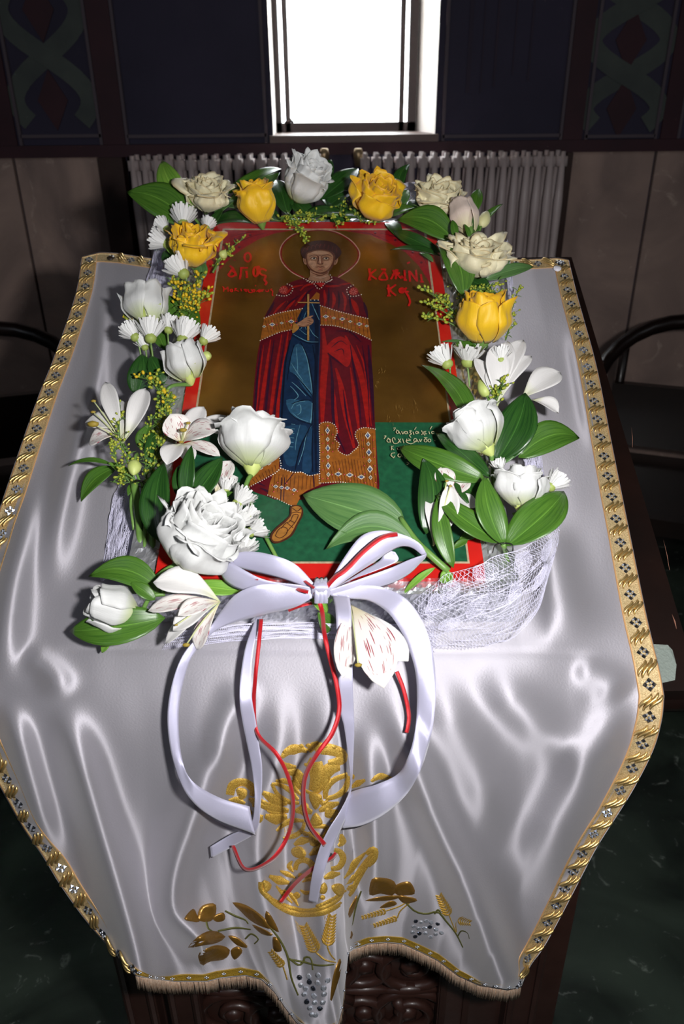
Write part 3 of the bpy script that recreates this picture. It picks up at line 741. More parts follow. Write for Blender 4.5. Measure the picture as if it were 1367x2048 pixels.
def wheat(tip, base, k, w, stem=None):
    mb = MB(); tip = np.array(tip, float); base = np.array(base, float); d = (tip - base); L_ = np.linalg.norm(d); d /= L_; n = np.array([-d[1], d[0]])
    for i in range(k):
        c = base + d * L_ * (i + .3) / k; s = w * (1 - .45 * i / k)
        for sg in (-1, 1): cord([c, c + n * sg * s * .55 + d * s * .35, c + n * sg * s + d * s * .95], 4.6, taper=(.5, 1, .3), h=.0018, mb=mb, n=5)
        if i > k * .4:
            for sg in (-1, 1): cord([c + n * sg * s + d * s, c + n * sg * s * 1.5 + d * s * 2.6], .9, h=.0006, mb=mb, n=3)
    cord([base, tip], 3, h=.001, mb=mb, n=6)
    if stem: cord([base] + stem, 3, taper=(1, 1, 1), h=.0012, mb=mb, n=10)
    mb.part('embroidered_wheat_ear', M_emb, CL)
wheat((607, 1851), (632, 1906), 10, 14, [(650, 1920), (672, 1925)]); wheat((664, 1830), (654, 1893), 10, 14, [(660, 1908), (670, 1920)])
wheat((877, 1790), (898, 1832), 8, 11, [(905, 1850), (911, 1865)]); wheat((940, 1846), (914, 1840), 6, 9, [(911, 1848), (912, 1864)])
wheat((722, 1836), (772, 1822), 8, 6, [(800, 1812), (818, 1800)]); wheat((746, 1852), (794, 1836), 8, 6, [(800, 1822), (818, 1806)]); wheat((540, 1902), (566, 1934), 7, 9, [(574, 1960)])
gem = []
for X0, Y0, sc, lst, r in ((350, 1740, 3.905, ((970, 840), (1045, 828), (1120, 820), (980, 900), (1052, 872), (1115, 880), (1190, 860), (1160, 922), (1080, 925), (1010, 970), (1085, 982), (1165, 970), (1030, 1028), (1092, 1035), (1155, 1035), (1055, 1078), (1130, 1082), (1100, 1132), (1070, 1130), (1020, 925)), 5.3),
                           (680, 1720, 3.597, ((545, 438), (580, 446), (620, 436), (655, 446), (700, 458), (530, 476), (565, 490), (605, 486), (645, 478), (690, 495), (730, 520), (522, 518), (570, 525), (612, 524), (650, 552), (688, 532), (540, 548)), 4.4)):
    for a, b_ in lst: gem.append((X0 + a / sc, Y0 + b_ / sc, r))
for i, (x, y, r) in enumerate(gem):
    p = SURF(x, y, .0014); rad = 1.12 * r / scale_at(p); mb = MB()
    tilt = nrm(np.array([R_.uniform(-.35, .35), -1, .5 + R_.uniform(-.35, .35)])); fr = frame_from(tilt)
    ring = lambda rr, z: [p + fr @ np.array([rr * math.cos(a), rr * math.sin(a), z]) for a in np.linspace(0, 2 * math.pi, 9)[:-1]]
    V_ = np.array(ring(rad * 1.0, 0) + ring(rad * .6, rad * .45) + [p + fr @ np.array([0, 0, rad * .45])])
    mb.add(V_, grid_faces(2, 8, True) + [(8 + q, 8 + (q + 1) % 8, 16) for q in range(8)])
    mb.part('rhinestone_grape', M_silver if i % 4 else M_dark, CL, smooth=False)
# a tack at each top corner and the scrap of tape on the wood
def tack(px, py, r, m_, label):
    p = SURF(px, py, .005); mb = MB()
    mb.add(*ball(p, r, 2, (1, 1, .45), frame_from(EN))); mb.add(*tube([p, p - EN * .008], .0008, 5)); mb.solo('thumbtack', m_, label, 'thumbtack')
tack(221, 516, .0052, mat('dark_tack', (44, 34, 26), .4), 'dark round thumbtack pinning the cloth at its upper left corner')
tack(1114, 537, .0062, mat('white_tack', (226, 224, 232), .35), 'white round thumbtack pinning the cloth at its upper right corner')
mb = MB(); q = [(1302, 1288), (1335, 1290), (1344, 1300), (1352, 1330), (1349, 1360), (1322, 1366), (1310, 1330)]
V_ = [P(a, b_, board_h(b_) + .0012 + .0012 * (i % 2)) for i, (a, b_) in enumerate(q)]; V2 = [v - EN * .0004 for v in V_]
n = len(q); mb.add(np.array(V_ + V2), [tuple(range(n)), tuple(range(2 * n - 1, n - 1, -1))] + [(i, i + n, (i + 1) % n + n, (i + 1) % n) for i in range(n)])
mb.solo('tape_scrap', mat('clouded_tape', (148, 158, 150), .25, bump=(300, .6, .002), trans=.25), 'clouded scrap of clear tape stuck to the wood beside the braid', 'tape', smooth=False)
# ================================================================ the icon panel
ICB = P(643, 1156, 0)
IC = thing('icon_panel', 'painted wooden icon of a haloed saint in a red cloak on gold', 'icon', P(640, 1150, .04))
iu0 = P(309, 1156, ICON_H)[0]; iu1 = P(971, 1156, ICON_H)[0]
pc = [P(309, 1156, ICON_H), P(971, 1156, ICON_H), P(869, 444, ICON_H), P(426, 444, ICON_H)]
V, f = hexa(np.array([p - EN * .0062 for p in pc] + pc)); 
M_redp = mat('icon_red_border', (196, 32, 24), .33, coat=.3, vary=(30, (176, 24, 22), .25))
part('wood_panel', V, f, M_redp, IC, smooth=False)
_pm = {}
def paint(c, gold=False):
    k = (tuple(c), gold)
    if k not in _pm:
        c = tuple(v * .88 for v in c)
        _pm[k] = mat('paint_%02d' % len(_pm), c, .38 if not gold else .3, .92 if gold else 0, coat=.15, vary=(160, tuple(max(0, int(v * .8)) for v in c), .2))
    return _pm[k]
M_goldleaf = mat('gold_leaf', (176, 128, 56), .42, .85, bump=(9, .25, .01), vary=(14, (120, 84, 36), .3))
class Art:
    lay = 0
    def __init__(s): s.mb = MB(); s.ms = []
    def m(s, mm):
        if mm not in s.ms: s.ms.append(mm)
        return s.ms.index(mm)
    def h(s): Art.lay += 1; return ICON_H + .00012 + Art.lay * .000012
    def poly(s, pts, c, gold=False, smooth=True):
        if smooth: pts = cr(pts, max(12, len(pts) * 4), closed=True)[:-1]
        h = s.h(); V_ = [P(x, y, h) for x, y in pts]
        from mathutils.geometry import tessellate_polygon
        tri = tessellate_polygon([[Vector((float(x), -float(y), 0)) for x, y in pts]])
        fs = []
        for t in tri:
            a, b_, c_ = [np.array(pts[i], float) for i in t]; 
            cz = (b_[0] - a[0]) * (c_[1] - a[1]) - (b_[1] - a[1]) * (c_[0] - a[0]); fs.append(tuple(t) if cz < 0 else tuple(t)[::-1])
        s.mb.add(np.array(V_), fs, s.m(c if not isinstance(c, tuple) else paint(c, gold))); return s
    def line(s, pts, c, w, taper=None, closed=False, smooth=True, gold=False):
        p = cr(pts, max(5, len(pts) * 5), closed=closed) if smooth and len(pts) > 2 else np.asarray(pts, float)
        tg = np.gradient(p, axis=0); tg /= np.maximum(1e-9, np.linalg.norm(tg, axis=1))[:, None]; nn = np.stack([-tg[:, 1], tg[:, 0]], 1)
        n = len(p); tp = np.ones(n) if taper is None else np.interp(np.linspace(0, 1, n), np.linspace(0, 1, len(taper)), taper)
        h = s.h(); V_ = []
        for i in range(n):
            q = nn[i] * w / 2 * tp[i]; q = q * np.array([1, .8]); V_ += [P(*(p[i] + q), h), P(*(p[i] - q), h)]
        s.mb.add(np.array(V_), [(2 * i, 2 * i + 1, 2 * i + 3, 2 * i + 2)[::-1] for i in range(n - 1)], s.m(c if not isinstance(c, tuple) else paint(c, gold))); return s
    def dots(s, pts, c, r, step=None):
        if step: 
            q = cr(pts, 200); L_ = np.linalg.norm(np.diff(q, axis=0), axis=1).sum(); pts = lin(q, max(2, int(L_ / step)))
        h = s.h()
        for x, y in pts:
            V_ = [P(x + r * math.cos(a), y + r * .85 * math.sin(a), h + .0002 * 0) for a in np.linspace(0, 2 * math.pi, 8)[:-1]] + [P(x, y, h + .00035)]
            s.mb.add(np.array(V_), [(i, (i + 1) % 7, 7)[::-1] for i in range(7)], s.m(paint(c)))
        return s
    def end(s, name, kind=None, label=None):
        return s.mb.part(name, s.ms, IC, smooth=False, kind=kind, label=label)
def mitre(x0t, x1t, yt, x0b, x1b, yb): return [(x0t, yt), (x1t, yt), (x1b, yb), (x0b, yb)]
A = Art(); A.poly(mitre(445, 851, 457, 344, 939, 1127), (206, 184, 150), smooth=False).end('cream_line')
A = Art(); A.poly(mitre(449, 847, 460, 348.5, 934.5, 1123), (182, 24, 34), smooth=False).end('painted_spandrels')
gl = 392; 
arch_l = [(391.5, 845), (418, 663), (435, 545), (451, 526), (469, 509), (492, 493), (518, 478), (548, 467), (579, 461.5), (640, 460.5), (689, 461.5), (739, 470), (781, 488), (811, 505), (837, 532), (857, 563), (865, 590), (872, 640), (898, 846)]
A = Art(); A.poly(arch_l, M_goldleaf, smooth=False).end('gold_ground')
A = Art(); A.poly([(391, 843), (899, 845), (934.5, 1123), (348.5, 1123)], (34, 98, 64), smooth=False).end('green_ground')
# red scrollwork hints in the upper corners
A = Art(); DR = (108, 14, 38)
for c in ([(452, 500), (470, 488), (500, 474), (530, 466)], [(460, 474), (490, 466), (520, 463)], [(455, 520), (462, 500), (480, 484)], [(700, 462), (740, 468), (780, 484)], [(760, 466), (800, 478), (830, 508)], [(820, 480), (840, 500), (853, 530)]): A.line(c, DR, 2.2, (.3, 1, .3))
for c in ((470, 478), (500, 470), (478, 494), (750, 466), (790, 480), (825, 505), (842, 525)): A.dots([c], DR, 3)
A.end('painted_scrolls', kind='stuff')
# halo
HL = [(607, 557), (584, 545), (566, 527.5), (559, 508.5), (563.5, 489.5), (581, 472), (606, 462.5), (641, 459), (671.5, 464), (698, 478), (714, 495), (719, 508.5), (714, 524.5), (698, 540.5), (676, 555)]
A = Art(); c = np.array([640, 508]); A.line([tuple(c + (np.array(p) - c) * .972) for p in HL], (150, 18, 30), 3.4); A.line(HL, (214, 160, 138), 2.2).end('painted_halo')
# cloak
MR, RD, PU = (104, 15, 30), (172, 28, 24), (54, 18, 44)
A = Art(); A.poly([(617, 556), (606, 557), (590, 561), (574, 568), (562, 577), (553, 589), (543, 608), (528, 636), (520, 681), (514, 713), (508, 770), (504, 825), (500, 880), (497, 930), (497, 975), (535, 993), (556, 1000), (600, 1000), (700, 980), (754, 987), (754, 920), (750, 858), (747, 789), (743, 724), (742, 681), (735, 637), (728, 610), (720, 589), (708, 573), (690, 562), (676, 555), (660, 552), (640, 558)], MR)
for c, w in (([(541, 679), (532, 740), (519, 840), (510, 950)], 8), ([(563, 669), (552, 740), (540, 835), (528, 940)], 7), ([(576, 664), (567, 732), (557, 789), (554, 850), (550, 910)], 7), ([(527, 690), (518, 760), (510, 850)], 4),
             ([(646, 656), (650, 713), (646, 770), (644, 850)], 14), ([(690, 671), (709, 713), (726, 770), (736, 856)], 12), ([(671, 736), (681, 770), (692, 830), (708, 896)], 13), ([(664, 760), (668, 810), (676, 866)], 9), ([(712, 690), (730, 740), (742, 852)], 5), ([(700, 735), (708, 790), (716, 850), (720, 880)], 7),
             ([(590, 600), (575, 615), (560, 628)], 6), ([(612, 584), (600, 598), (590, 612)], 5), ([(571, 602), (556, 616), (545, 630)], 5), ([(606, 570), (585, 575), (570, 590)], 5), ([(650, 572), (670, 572), (700, 566)], 6), ([(665, 584), (668, 600), (664, 617)], 7), ([(684, 584), (690, 600), (688, 622)], 6), ([(702, 598), (710, 612), (716, 630)], 11), ([(648, 580), (650, 600), (648, 612)], 6), ([(630, 566), (610, 572), (600, 582)], 5)):
    A.line(c, RD, w, (.3, 1, .9, .4))
A.poly([(652, 694), (665.5, 679), (682.6, 673), (698, 686.5), (702, 713), (694, 734), (673, 718), (658, 707)], (178, 28, 26))
for c, w in (([(662, 695), (680, 682), (694, 690)], 2.5), ([(668, 703), (684, 698), (688, 712)], 2.5), ([(654, 706), (668, 718), (684, 730)], 4), ([(700, 690), (706, 730), (716, 790), (722, 850)], 4.5), ([(660, 712), (664, 760), (668, 850), (690, 905)], 7), ([(686, 780), (694, 840), (704, 880)], 4), ([(548, 680), (538, 750), (528, 850), (518, 950)], 5), ([(570, 672), (560, 740), (547, 840), (540, 920)], 4), ([(522, 690), (514, 760), (507, 860), (502, 960)], 5), ([(736, 690), (742, 760), (747, 840)], 8), ([(724, 690), (734, 760), (738, 820)], 3), ([(676, 582), (678, 600), (676, 618)], 4), ([(697, 586), (700, 606), (702, 626)], 4), ([(727, 604), (732, 622), (735, 636)], 6), ([(657, 576), (657, 596), (656, 614)], 4), ([(600, 590), (580, 604), (566, 622)], 3), ([(548, 604), (540, 620), (532, 634)], 6), ([(630, 574), (612, 588), (602, 606)], 3), ([(640, 566), (660, 567), (690, 572)], 2), ([(672, 662), (700, 664), (722, 684)], 4), ([(520, 976), (534, 982), (548, 990)], 5), ([(505, 960), (515, 965), (530, 972)], 4)):
    A.line(c, PU, w, (.3, 1, .8, .3))
A.end('painted_cloak', kind='stuff')
# tunic
A = Art(); A.poly([(620, 600), (638, 600), (640, 650), (640, 686), (637, 751), (637, 850), (638, 946), (618, 951), (603, 945), (585, 944), (561, 936), (559, 900), (558, 850), (560, 808), (564, 761), (568, 723), (576, 694), (584, 669), (591, 643), (604, 618)], (22, 46, 78))
A.poly([(636, 600), (637, 640), (637, 700), (632, 800), (634, 944), (630, 944), (626, 800), (630, 700), (628, 610)], (14, 26, 50), smooth=False)
LB, MBL, DB = (106, 160, 178), (48, 92, 122), (12, 22, 44)
A.poly([(590, 690), (602, 690), (613, 713), (619, 745), (625, 790), (614, 785), (590, 750), (578, 740), (582, 712)], MBL); A.poly([(572, 800), (600, 800), (624, 806), (624, 846), (604, 840), (582, 828)], MBL); A.poly([(566, 860), (596, 850), (616, 856), (600, 890), (590, 930), (570, 924)], (34, 72, 104)); A.poly([(618, 862), (624, 856), (622, 940), (604, 940), (610, 890)], (34, 70, 104))
for c, w in (([(604, 692), (615, 720), (620, 750), (625, 786)], 4), ([(592, 694), (594, 720), (595, 745)], 1.4), ([(582, 726), (592, 742), (606, 762)], 2), ([(583, 764), (596, 775), (612, 792)], 2), ([(580, 772), (588, 780), (596, 792), (588, 800)], 2), ([(590, 748), (602, 762), (622, 784)], 1.8), ([(624, 806), (624, 828), (620, 846)], 4), ([(592, 812), (600, 810), (601, 824), (594, 830)], 2), ([(582, 818), (590, 806), (610, 802)], 2), ([(584, 826), (600, 838), (616, 843)], 1.6), ([(622, 852), (612, 872), (606, 900), (596, 930)], 1.6), ([(600, 848), (592, 880), (590, 900)], 1.4),
             ([(586, 668), (600, 676), (616, 683), (636, 684)], 2), ([(622, 604), (630, 622), (638, 640)], 1.8), ([(612, 622), (607, 640), (612, 660)], 1.4), ([(618, 655), (626, 668), (636, 676)], 1.4), ([(600, 660), (610, 668), (620, 672)], 1.2), ([(606, 640), (603, 655), (598, 660)], 1.2)):
    A.line(c, LB, w, (.4, 1, .5))
for k in range(6): A.line([(582 - k * .8, 848 + k * 9), (590 - k * .8, 849 + k * 9)], LB, 1.4)
for c, w in (([(601, 684), (614, 713), (622, 751), (626, 790), (624, 850)], 3), ([(589, 749), (606, 768), (624, 791)], 2.4), ([(595, 772), (610, 784), (624, 798)], 2.2), ([(582, 808), (603, 801), (624, 800)], 2.6), ([(579, 826), (598, 841), (623, 848)], 2.6), ([(623, 848), (603, 888), (596, 910), (590, 940)], 3), ([(626, 850), (624, 900), (625, 944)], 3), ([(580, 680), (570, 730), (565, 800), (562, 860), (564, 930)], 4), ([(583, 670), (600, 680), (618, 686), (638, 687)], 2.4), ([(588, 690), (580, 720), (574, 760)], 2), ([(625, 690), (630, 720), (633, 760)], 2.4), ([(604, 622), (596, 644), (590, 664)], 2)):
    A.line(c, DB, w, (.5, 1, .7))
A.end('painted_tunic', kind='stuff')
# ochre bands of the cloak, set with pearls and stones
OC, ST = (168, 98, 34), (120, 62, 28)
BL = [(528, 636), (557, 626), (604, 617), (591, 643), (584, 659), (557, 665), (520, 681)]
BR_ = [(640, 611), (671, 621), (709, 631), (735, 637), (742, 680), (709, 664), (671, 652), (641, 650)]
LRp = [(638, 853), (642, 846), (656, 844), (669, 850), (674, 864), (669, 878), (679, 888), (675, 900), (686, 908), (696, 910), (706, 902), (717, 890), (710, 872), (713, 861), (728, 855), (750, 858), (754, 987), (719, 973), (684, 965), (641, 966), (640, 932)]
LLp = [(546, 916), (559, 910), (557, 940), (498, 974), (500, 962), (504, 951), (533, 929)]
HMp = [(561, 936), (585, 944), (603, 944), (618, 951), (639, 947), (641, 969), (612, 982), (603, 989), (592, 1011), (579, 1010), (557, 999), (535, 990), (539, 967), (546, 947)]
A = Art()
for pl in (BL, BR_, LRp, LLp, HMp): A.poly(pl, OC, smooth=False)
A.poly([(633, 584), (639, 588), (638, 599), (620, 599)], OC, smooth=False)
for k in range(12):
    A.line([(530 + k * 5.6, 640 - k * 1.6), (538 + k * 5.2, 668 - k * 2)], ST, 1.1); A.line([(644 + k * 8, 616 + k * 2), (648 + k * 8, 650 + k * 2.4)], ST, 1.1)
for k in range(17):
    x = 646 + k * 6.2; A.line([(x, 916 + abs(k - 8) * 1.5), (x + 8, 962 + k * .8)], ST, 1.1)
for k in range(7): A.line([(648 + k * 3.4, 852), (652 + k * 3.2, 900)], ST, 1); A.line([(716 + k * 4.6, 866), (720 + k * 4.4, 915)], ST, 1)
for k in range(11): A.line([(550 + k * 8, 948 + k * .4), (546 + k * 8.2, 985 - k * .8)], ST, 1.1)
for k in range(8): A.line([(505 + k * 6.4, 958 - k * 4), (512 + k * 5.8, 968 - k * 3.4)], ST, 1)
for x in (563, 569): A.line([(x, 955), (x - 2, 1000)], PU, 1.6)
A.line([(588, 945), (570, 968)], PU, 1.6); A.line([(626, 950), (628, 975)], PU, 2)
A.end('painted_border_bands', kind='stuff')
WH, PK, NB = (236, 222, 200), (226, 60, 70), (44, 60, 110)
A = Art()
for c in ([(528, 636), (557, 626), (604, 617)], [(520, 681), (557, 665), (584, 659)], [(640, 611), (671, 621), (709, 631), (735, 637)], [(641, 650), (671, 652), (709, 664), (742, 680)], [(638, 966), (639, 900), (638, 853), (642, 846), (656, 844), (669, 850), (674, 864), (669, 878), (679, 888), (675, 900), (686, 908), (696, 910), (706, 902), (717, 890), (710, 872), (713, 861), (728, 855), (750, 858)], [(641, 966), (684, 964), (719, 973)], [(498, 974), (557, 940), (558, 912)], [(561, 936), (585, 944), (603, 944), (618, 951), (639, 947)], [(535, 990), (557, 999), (579, 1010), (592, 1011)],
          [(607, 557), (622, 563), (640, 564), (656, 563), (664, 558), (660, 550)], [(614, 562), (628, 568), (634, 576), (641, 577), (648, 568), (662, 560)], [(574, 568), (584, 573), (584, 582), (576, 590), (565, 592), (553, 590)], [(706, 570), (694, 577), (694, 585), (700, 592), (712, 592), (722, 589)], [(621, 600), (636, 600)]):
    A.dots(c, WH, 1.35, 4.6)
A.end('painted_pearls', kind='stuff')
A = Art()
def stone(x, y, w, h, c=NB):
    A.poly([(x - w, y), (x, y - h), (x + w, y), (x, y + h)], WH, smooth=False); A.poly([(x - w * .6, y), (x, y - h * .6), (x + w * .6, y), (x, y + h * .6)], c, smooth=False); A.poly([(x - w * .2, y - h * .1), (x, y - h * .35), (x + w * .25, y), (x, y + h * .2)], (150, 170, 200), smooth=False)
for i, (x, y) in enumerate(((528, 653), (544, 649), (563, 646), (582, 643), (651, 633), (667, 636), (684, 638), (700, 643), (718, 648), (733, 652))): b = i % 2 == 0 if i > 3 else i % 2; stone(x, y, 6.5 if b else 4.5, 4 if b else 2.8, NB if b else (70, 90, 70))
for i in range(6): stone(654.5 + i * .35, 861 + i * 17.6, 5 if i % 2 == 0 else 4, 7.5 if i % 2 == 0 else 5, NB if i % 2 == 0 else (104, 100, 50))
for i in range(6): stone(735 + i * 1.1, 871 + i * 16.8, 6 if i % 2 == 0 else 4, 8 if i % 2 == 0 else 5, NB if i % 2 == 0 else (104, 100, 50))
for i, (x, y) in enumerate(((676, 948), (699, 950), (722, 954), (551, 973), (563, 975), (574, 976), (588, 980), (521, 936), (537, 927))): stone(x, y, 8 if i < 3 else 5.5, 5 if i < 3 else 4)
A.end('painted_stones', kind='stuff')
A = Art(); 
A.dots([(x + dx, y + dy) for x, y in ((544, 649), (582, 643), (651, 633), (684, 638), (718, 648)) for dx, dy in ((-9, 0), (9, 0), (0, -7), (0, 7))] + [(645, 869 + i * 17.6) for i in range(6)] + [(665, 869 + i * 17) for i in range(3)] + [(655, 851 + i * 17.6) for i in range(7)] + [(725 + i, 880 + i * 17) for i in range(6)] + [(746 + i, 880 + i * 17) for i in range(6)] + [(664, 949), (688, 949), (710, 952), (678, 938), (680, 958), (700, 940), (700, 960), (544, 970), (568, 976), (580, 978), (594, 982), (555, 965), (573, 966), (586, 988), (547, 983)], PK, 1.5)
for x, y in ((566, 580), (706, 583)):
    A.poly([(x - 9, y + 2), (x - 2, y - 8), (x + 8, y - 6), (x + 9, y + 4), (x, y + 8)], (176, 44, 36))
    for k in range(8): A.line([(x + 2 * math.cos(k * .8), y + 2 * math.sin(k * .8)), (x + 8 * math.cos(k * .8), y + 7 * math.sin(k * .8))], (226, 130, 120), 1.2)
A.poly([(630, 566), (640, 565), (650, 566), (641, 575)], (190, 40, 40), smooth=False)
A.end('painted_jewels', kind='stuff')
# head, neck, hand, cross, shoe
SK, SD, BR = (182, 132, 100), (110, 62, 44), (64, 26, 26)
A = Art(); A.poly([(622, 539), (620, 551), (616, 559), (628, 562), (640, 563), (654, 562), (660, 556), (656, 548), (656, 540)], (176, 128, 100)); A.line([(624, 552), (640, 556), (656, 551)], (216, 176, 150), 2, (.3, 1, .3)); A.line([(622, 545), (640, 551), (656, 545)], SD, 3, (.4, 1, .4))
A.poly([(606, 514), (612, 517), (613, 529), (607, 526)], SK); A.poly([(675, 515), (668, 518), (668, 530), (674, 525)], SK)
A.line([(608, 518), (610, 526)], SD, 1.2); A.line([(672, 519), (670, 527)], SD, 1.2)
A.poly([(600.7, 501), (606, 492), (619, 484), (635, 481), (654, 481.5), (669, 487), (680.5, 498), (682, 508), (675, 516), (668, 520), (640, 512), (612, 518), (604, 513)], BR)
for k in range(9): A.line([(604 + k * 8.5, 506 - 9 * math.sin(k / 8 * 3.1)), (609 + k * 8, 496 - 8 * math.sin(k / 8 * 3.1)), (616 + k * 7, 500 - 9 * math.sin(k / 8 * 3.1))], (112, 48, 42), 1.6, (.3, 1, .3))
A.poly([(611, 508), (613, 530), (622, 541), (641, 548), (657, 543), (666, 532), (670, 517), (668, 507), (655, 500), (634, 499), (622, 502)], SD)
A.poly([(614, 509), (616, 528), (626, 540), (641, 545), (654, 540), (663, 528), (666, 514), (660, 505), (648, 501.5), (634, 501), (621, 505)], SK)
A.poly([(622, 505), (634, 502), (650, 503), (657, 507), (640, 509)], (204, 158, 126)); A.poly([(618, 522), (626, 520), (632, 528), (627, 536), (619, 528)], (204, 156, 124)); A.poly([(649, 522), (659, 520), (661, 527), (652, 536), (647, 530)], (200, 150, 118))
A.poly([(634, 512), (643, 512), (646, 526), (640, 530), (634, 526)], (150, 98, 74)); A.line([(639.5, 512), (639.5, 520), (640, 527)], (222, 180, 150), 2.4, (.6, 1, .8))
A.line([(618, 513.5), (626, 510), (635, 512), (636.5, 520), (634, 526), (640, 529)], BR, 1.5, (.4, 1, .9, .6, .6)); A.line([(643, 512), (655, 509.5), (664, 513.5)], BR, 1.6, (.5, 1, .4)); A.line([(646, 526), (643, 529)], BR, 1.2)
for x in (627, 651.5):
    A.poly([(x - 6.5, 517), (x, 513.8), (x + 6.5, 517), (x, 519.5)], (150, 110, 86)); A.poly([(x - 5, 517), (x, 514.8), (x + 5, 517), (x, 519)], (222, 200, 176)); A.dots([(x + .6, 516.6)], (26, 14, 14), 2.2)
    A.line([(x - 7, 517), (x, 513.8), (x + 7, 516.6)], BR, 1.3); A.line([(x - 6, 520), (x, 521.4), (x + 6, 519.6)], SD, 1)
A.line([(632.5, 534.5), (637, 533.5), (640, 534.4), (644, 533.5), (648, 534.6)], (120, 34, 34), 1.9, (.4, 1, .4)); A.line([(635.5, 537.5), (640, 538.6), (645, 537.5)], (170, 84, 72), 2.2, (.4, 1, .4)); A.line([(636, 541), (640, 541.8), (645, 541)], SD, 1)
A.end('painted_head', kind='stuff')
A = Art(); A.line([(616, 588), (616, 681)], (196, 148, 84), 4, smooth=False); A.line([(595, 604.7), (639, 605.7)], (196, 148, 84), 2.6, smooth=False); A.end('painted_cross')
A = Art(); A.poly([(586.5, 648), (594, 648), (598, 655), (592, 662), (584, 666)], (186, 130, 60)); A.poly([(595, 652), (594, 647), (603, 641), (613, 634), (626.5, 631), (621, 636), (625.5, 638), (626, 645), (618, 651), (606, 654)], SK)
for k in range(4): A.line([(613, 638 + k * 3.6), (620, 636.5 + k * 3.6), (626 - k * .5, 636 + k * 3.4)], BR, 1, (.6, 1, .6))
A.line([(596, 651), (606, 653), (618, 650)], SD, 1.4); A.end('painted_hand', kind='stuff')
A = Art(); A.poly([(581, 1012), (601, 1012), (606, 1028), (596, 1048), (584, 1071), (563, 1084), (546, 1086), (540, 1072), (550, 1057), (568, 1041), (579, 1030)], (84, 40, 22)); A.poly([(584, 1014), (600, 1014), (602, 1028), (592, 1048), (580, 1069), (561, 1081), (547, 1082), (544, 1072), (554, 1058), (571, 1044), (582, 1030)], (186, 124, 52))
for c in ([(550, 1072), (556, 1060), (566, 1054), (574, 1058), (572, 1068), (560, 1076), (550, 1072)], [(562, 1057), (570, 1047), (580, 1042), (586, 1030), (596, 1030), (590, 1044), (578, 1058), (572, 1066)], [(582, 1026), (592, 1024), (602, 1026)], [(574, 1046), (586, 1056)], [(578, 1040), (590, 1046)], [(584, 1016), (594, 1022), (602, 1016)]): A.line(c, (84, 40, 22), 1.8)
A.end('painted_shoe', kind='stuff')
# lettering, stroke by stroke
RL = (236, 34, 30)
def glyphs(name, X0, Y0, sc, items, c, w):
    A = Art()
    for it in items:
        A.line([(X0 + a / sc, Y0 + b_ / sc) for a, b_ in it], c, w / sc, smooth=True)
    A.end(name, kind='stuff')
ring = lambda x, y, rx, ry, a0=0, a1=6.3: [(x + rx * math.cos(a), y + ry * math.sin(a)) for a in np.linspace(a0, a1, 9)]
glyphs('red_lettering', 420, 480, 9.76, [ring(732, 335, 62, 85), [(380, 500), (450, 560), (510, 700)], [(440, 560), (380, 640), (350, 690)], [(350, 690), (420, 715), (500, 660), (430, 600)], [(600, 530), (600, 640), (575, 770)], [(600, 545), (740, 545)], [(705, 600), (720, 730)], [(690, 725), (740, 720)],
                                         ring(885, 620, 42, 90), [(900, 530), (950, 520), (945, 600), (930, 690)], [(1100, 600), (1010, 560), (960, 620), (1010, 680), (1080, 700), (1060, 780), (1100, 830), (1070, 880)], [(470, 400), (480, 385)]], RL, 44)
glyphs('red_lettering', 420, 480, 9.76, [[(235, 910), (265, 930), (262, 1010)], [(265, 930), (300, 960), (345, 910)], [(345, 910), (350, 1010)], ring(415, 985, 25, 25), [(415, 985), (440, 980)], [(490, 935), (480, 1000)], [(520, 940), (490, 970), (560, 1005)], [(600, 950), (610, 1000)], [(650, 970), (690, 960), (680, 1000)], ring(700, 985, 20, 18), [(740, 960), (760, 1020), (820, 1020), (800, 960)], ring(850, 990, 22, 20), [(900, 1010), (960, 970), (950, 1020)], [(880, 900), (890, 880)], ring(960, 990, 20, 25), [(1010, 960), (1000, 1000), (1040, 990)], [(1020, 975), (1050, 965)], ring(1110, 985, 30, 22, -1, 4), [(1210, 950), (1180, 970), (1220, 1000), (1210, 1060), (1230, 1090)]], RL, 24)
glyphs('red_lettering', 720, 500, 8.544, [[(150, 330), (165, 420), (150, 505)], [(130, 330), (180, 330)], [(130, 505), (185, 505)], [(270, 330), (180, 420), (280, 500)], [(430, 330), (320, 490), (460, 495), (400, 350)], [(350, 330), (440, 330)], [(620, 330), (520, 500)], [(560, 340), (620, 480)], [(600, 380), (700, 490)], [(540, 420), (680, 390)], [(640, 330), (600, 500)], [(755, 340), (765, 510)], [(740, 510), (800, 515)], [(700, 440), (740, 480)], [(835, 350), (850, 540)], [(840, 360), (960, 520)], [(950, 340), (970, 540)], [(1035, 410), (1050, 540)], [(800, 230), (850, 205)], [(1020, 545), (1085, 545)],
                                          [(480, 590), (490, 780)], [(450, 660), (520, 650)], [(455, 780), (520, 780)], [(610, 590), (510, 680), (610, 780)], ring(710, 690, 42, 40), ring(715, 685, 18, 16), [(790, 640), (760, 700), (830, 715)], [(770, 710), (820, 790), (850, 880), (825, 960)]], RL, 36)
CRM = (214, 206, 160)
